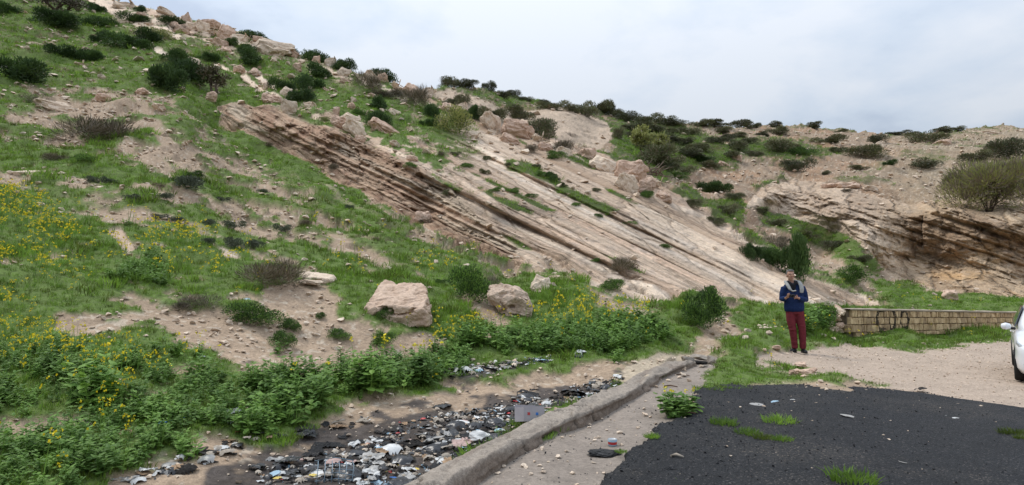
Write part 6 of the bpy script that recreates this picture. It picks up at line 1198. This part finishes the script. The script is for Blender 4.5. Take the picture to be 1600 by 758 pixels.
link('cabin', loft('cabin', [cab(.80, .70, .90, .93, .66), cab(1.15, .80, .90, 1.18, .64), cab(1.55, .83, .90, 1.42, .62), (cab(2.2, .84, .90, 1.48, .62)), cab(2.9, .83, .90, 1.45, .61), cab(3.45, .80, .92, 1.30, .60), cab(3.75, .74, .92, 1.0, .62)], WPAINT, 3), car)
def panel(name, pts, mat, th=.006, par=car):
    bm = bmesh.new(); vs_ = [Vector(p_) for p_ in pts]; nn_ = (vs_[1] - vs_[0]).cross(vs_[2] - vs_[0]).normalized(); a = [bm.verts.new(p_ + nn_ * th) for p_ in vs_]; b_ = [bm.verts.new(p_ - nn_ * th) for p_ in vs_]; n_ = len(a); bm.faces.new(a); bm.faces.new(b_[::-1])
    for i_ in range(n_): bm.faces.new((a[i_], b_[i_], b_[(i_ + 1) % n_], a[(i_ + 1) % n_]))
    return link(name, bm_mesh(name, bm, mat, False), par)
panel('windscreen', [(-.68, .80, .955), (.68, .80, .955), (.61, 1.50, 1.41), (0, 1.49, 1.445), (-.61, 1.50, 1.41)], GLASSD, .012)
for sx_ in (-1, 1):
    panel('window', [(sx_ * .845, 1.15, .98), (sx_ * .855, 2.1, .98), (sx_ * .70, 2.1, 1.38), (sx_ * .70, 1.62, 1.36)], GLASSD, .010); panel('window', [(sx_ * .855, 2.17, .98), (sx_ * .845, 3.15, 1.0), (sx_ * .70, 2.95, 1.34), (sx_ * .70, 2.17, 1.38)], GLASSD, .010)
    hl = link('headlight', blobs_mesh('headlight', [([(sx_ * .58, -.335, .60), (sx_ * .70, -.275, .625), (sx_ * .79, -.15, .665), (sx_ * .835, .02, .72), (sx_ * .845, .16, .76)], [(.05, .075), (.055, .085), (.045, .075), (.028, .045), (.012, .02)])], [], .012, LAMP, 2), car)
    link('lamp_rim', blobs_mesh('lamp_rim', [([(sx_ * .56, -.33, .545), (sx_ * .70, -.27, .555), (sx_ * .80, -.13, .60)], [.014] * 3)], [], .007, TRIM, 0, 8), hl)
    link('fog_light', blobs_mesh('fog_light', [([(sx_ * .60, -.385, .37), (sx_ * .72, -.325, .375), (sx_ * .80, -.22, .39)], [(.03, .045), (.04, .05), (.02, .035)])], [], .010, TRIM, 1), car)
    mr = link('side_mirror', blobs_mesh('side_mirror', [([(sx_ * .92, .98, .985), (sx_ * .99, .965, .99), (sx_ * 1.05, .98, .98)], [(.05, .055), (.06, .072), (.045, .055)])], [], .010, WPAINT, 2), car); link('mirror_foot', blobs_mesh('mirror_foot', [([(sx_ * .84, .98, .945), (sx_ * .93, .98, .955), (sx_ * 1.01, .98, .935)], [(.02, .03), (.02, .025), (.035, .02)])], [], .008, TRIM, 1), mr)
    link('door_handle', blobs_mesh('door_handle', [([(sx_ * .90, 1.9, .84), (sx_ * .905, 2.06, .845)], [.014, .014])], [], .006, WPAINT, 0, 8), car)
    for yw in (.30, 2.85):
        wh = empty('wheel', (0, 0, 0)); wh.parent = car; wh.location = (sx_ * .80, yw, .30)
        bm = bmesh.new(); R2 = []
        for x, q in ((-.10, .20), (-.10, .27), (-.075, .298), (0, .302), (.075, .298), (.10, .27), (.10, .20), (.06, .19), (-.06, .19)): R2.append([bm.verts.new((x * sx_, math.cos(t_ * 6.2832 / 40) * q, math.sin(t_ * 6.2832 / 40) * q)) for t_ in range(40)])
        for a, b_ in zip(R2, R2[1:] + R2[:1]):
            for i_ in range(40): bm.faces.new((a[i_], a[(i_ + 1) % 40], b_[(i_ + 1) % 40], b_[i_]))
        link('tyre', bm_mesh('tyre', bm, RUB), wh); bm = bmesh.new()
        for k_ in range(7):
            a_ = k_ * 6.2832 / 7; tube(bm, [(sx_ * .06, math.cos(a_) * .03, math.sin(a_) * .03), (sx_ * .065, math.cos(a_) * .195, math.sin(a_) * .195)], [.022, .016], 6)
        bmesh.ops.create_cone(bm, cap_ends=True, segments=24, radius1=.05, radius2=.04, depth=.05, matrix=Matrix.Translation((sx_ * .06, 0, 0)) @ Matrix.Rotation(R(90), 4, 'Y')); link('rim', bm_mesh('rim', bm, CHR, False), wh)
link('underside', bm_mesh('underside', box_bm(-.62, .62, -.2, 3.6, .22, .60), TRIM, False), car)
link('grille', blobs_mesh('grille', [([(-.34, -.455, .44), (0, -.475, .44), (.34, -.455, .44)], [(.06, .02)] * 3)], [], .012, TRIM, 1), car); panel('number_plate', [(-.24, -.50, .33), (.24, -.50, .33), (.24, -.50, .43), (-.24, -.50, .43)], simple('plate_white', (.7, .7, .68), None, 4, .4), .006)
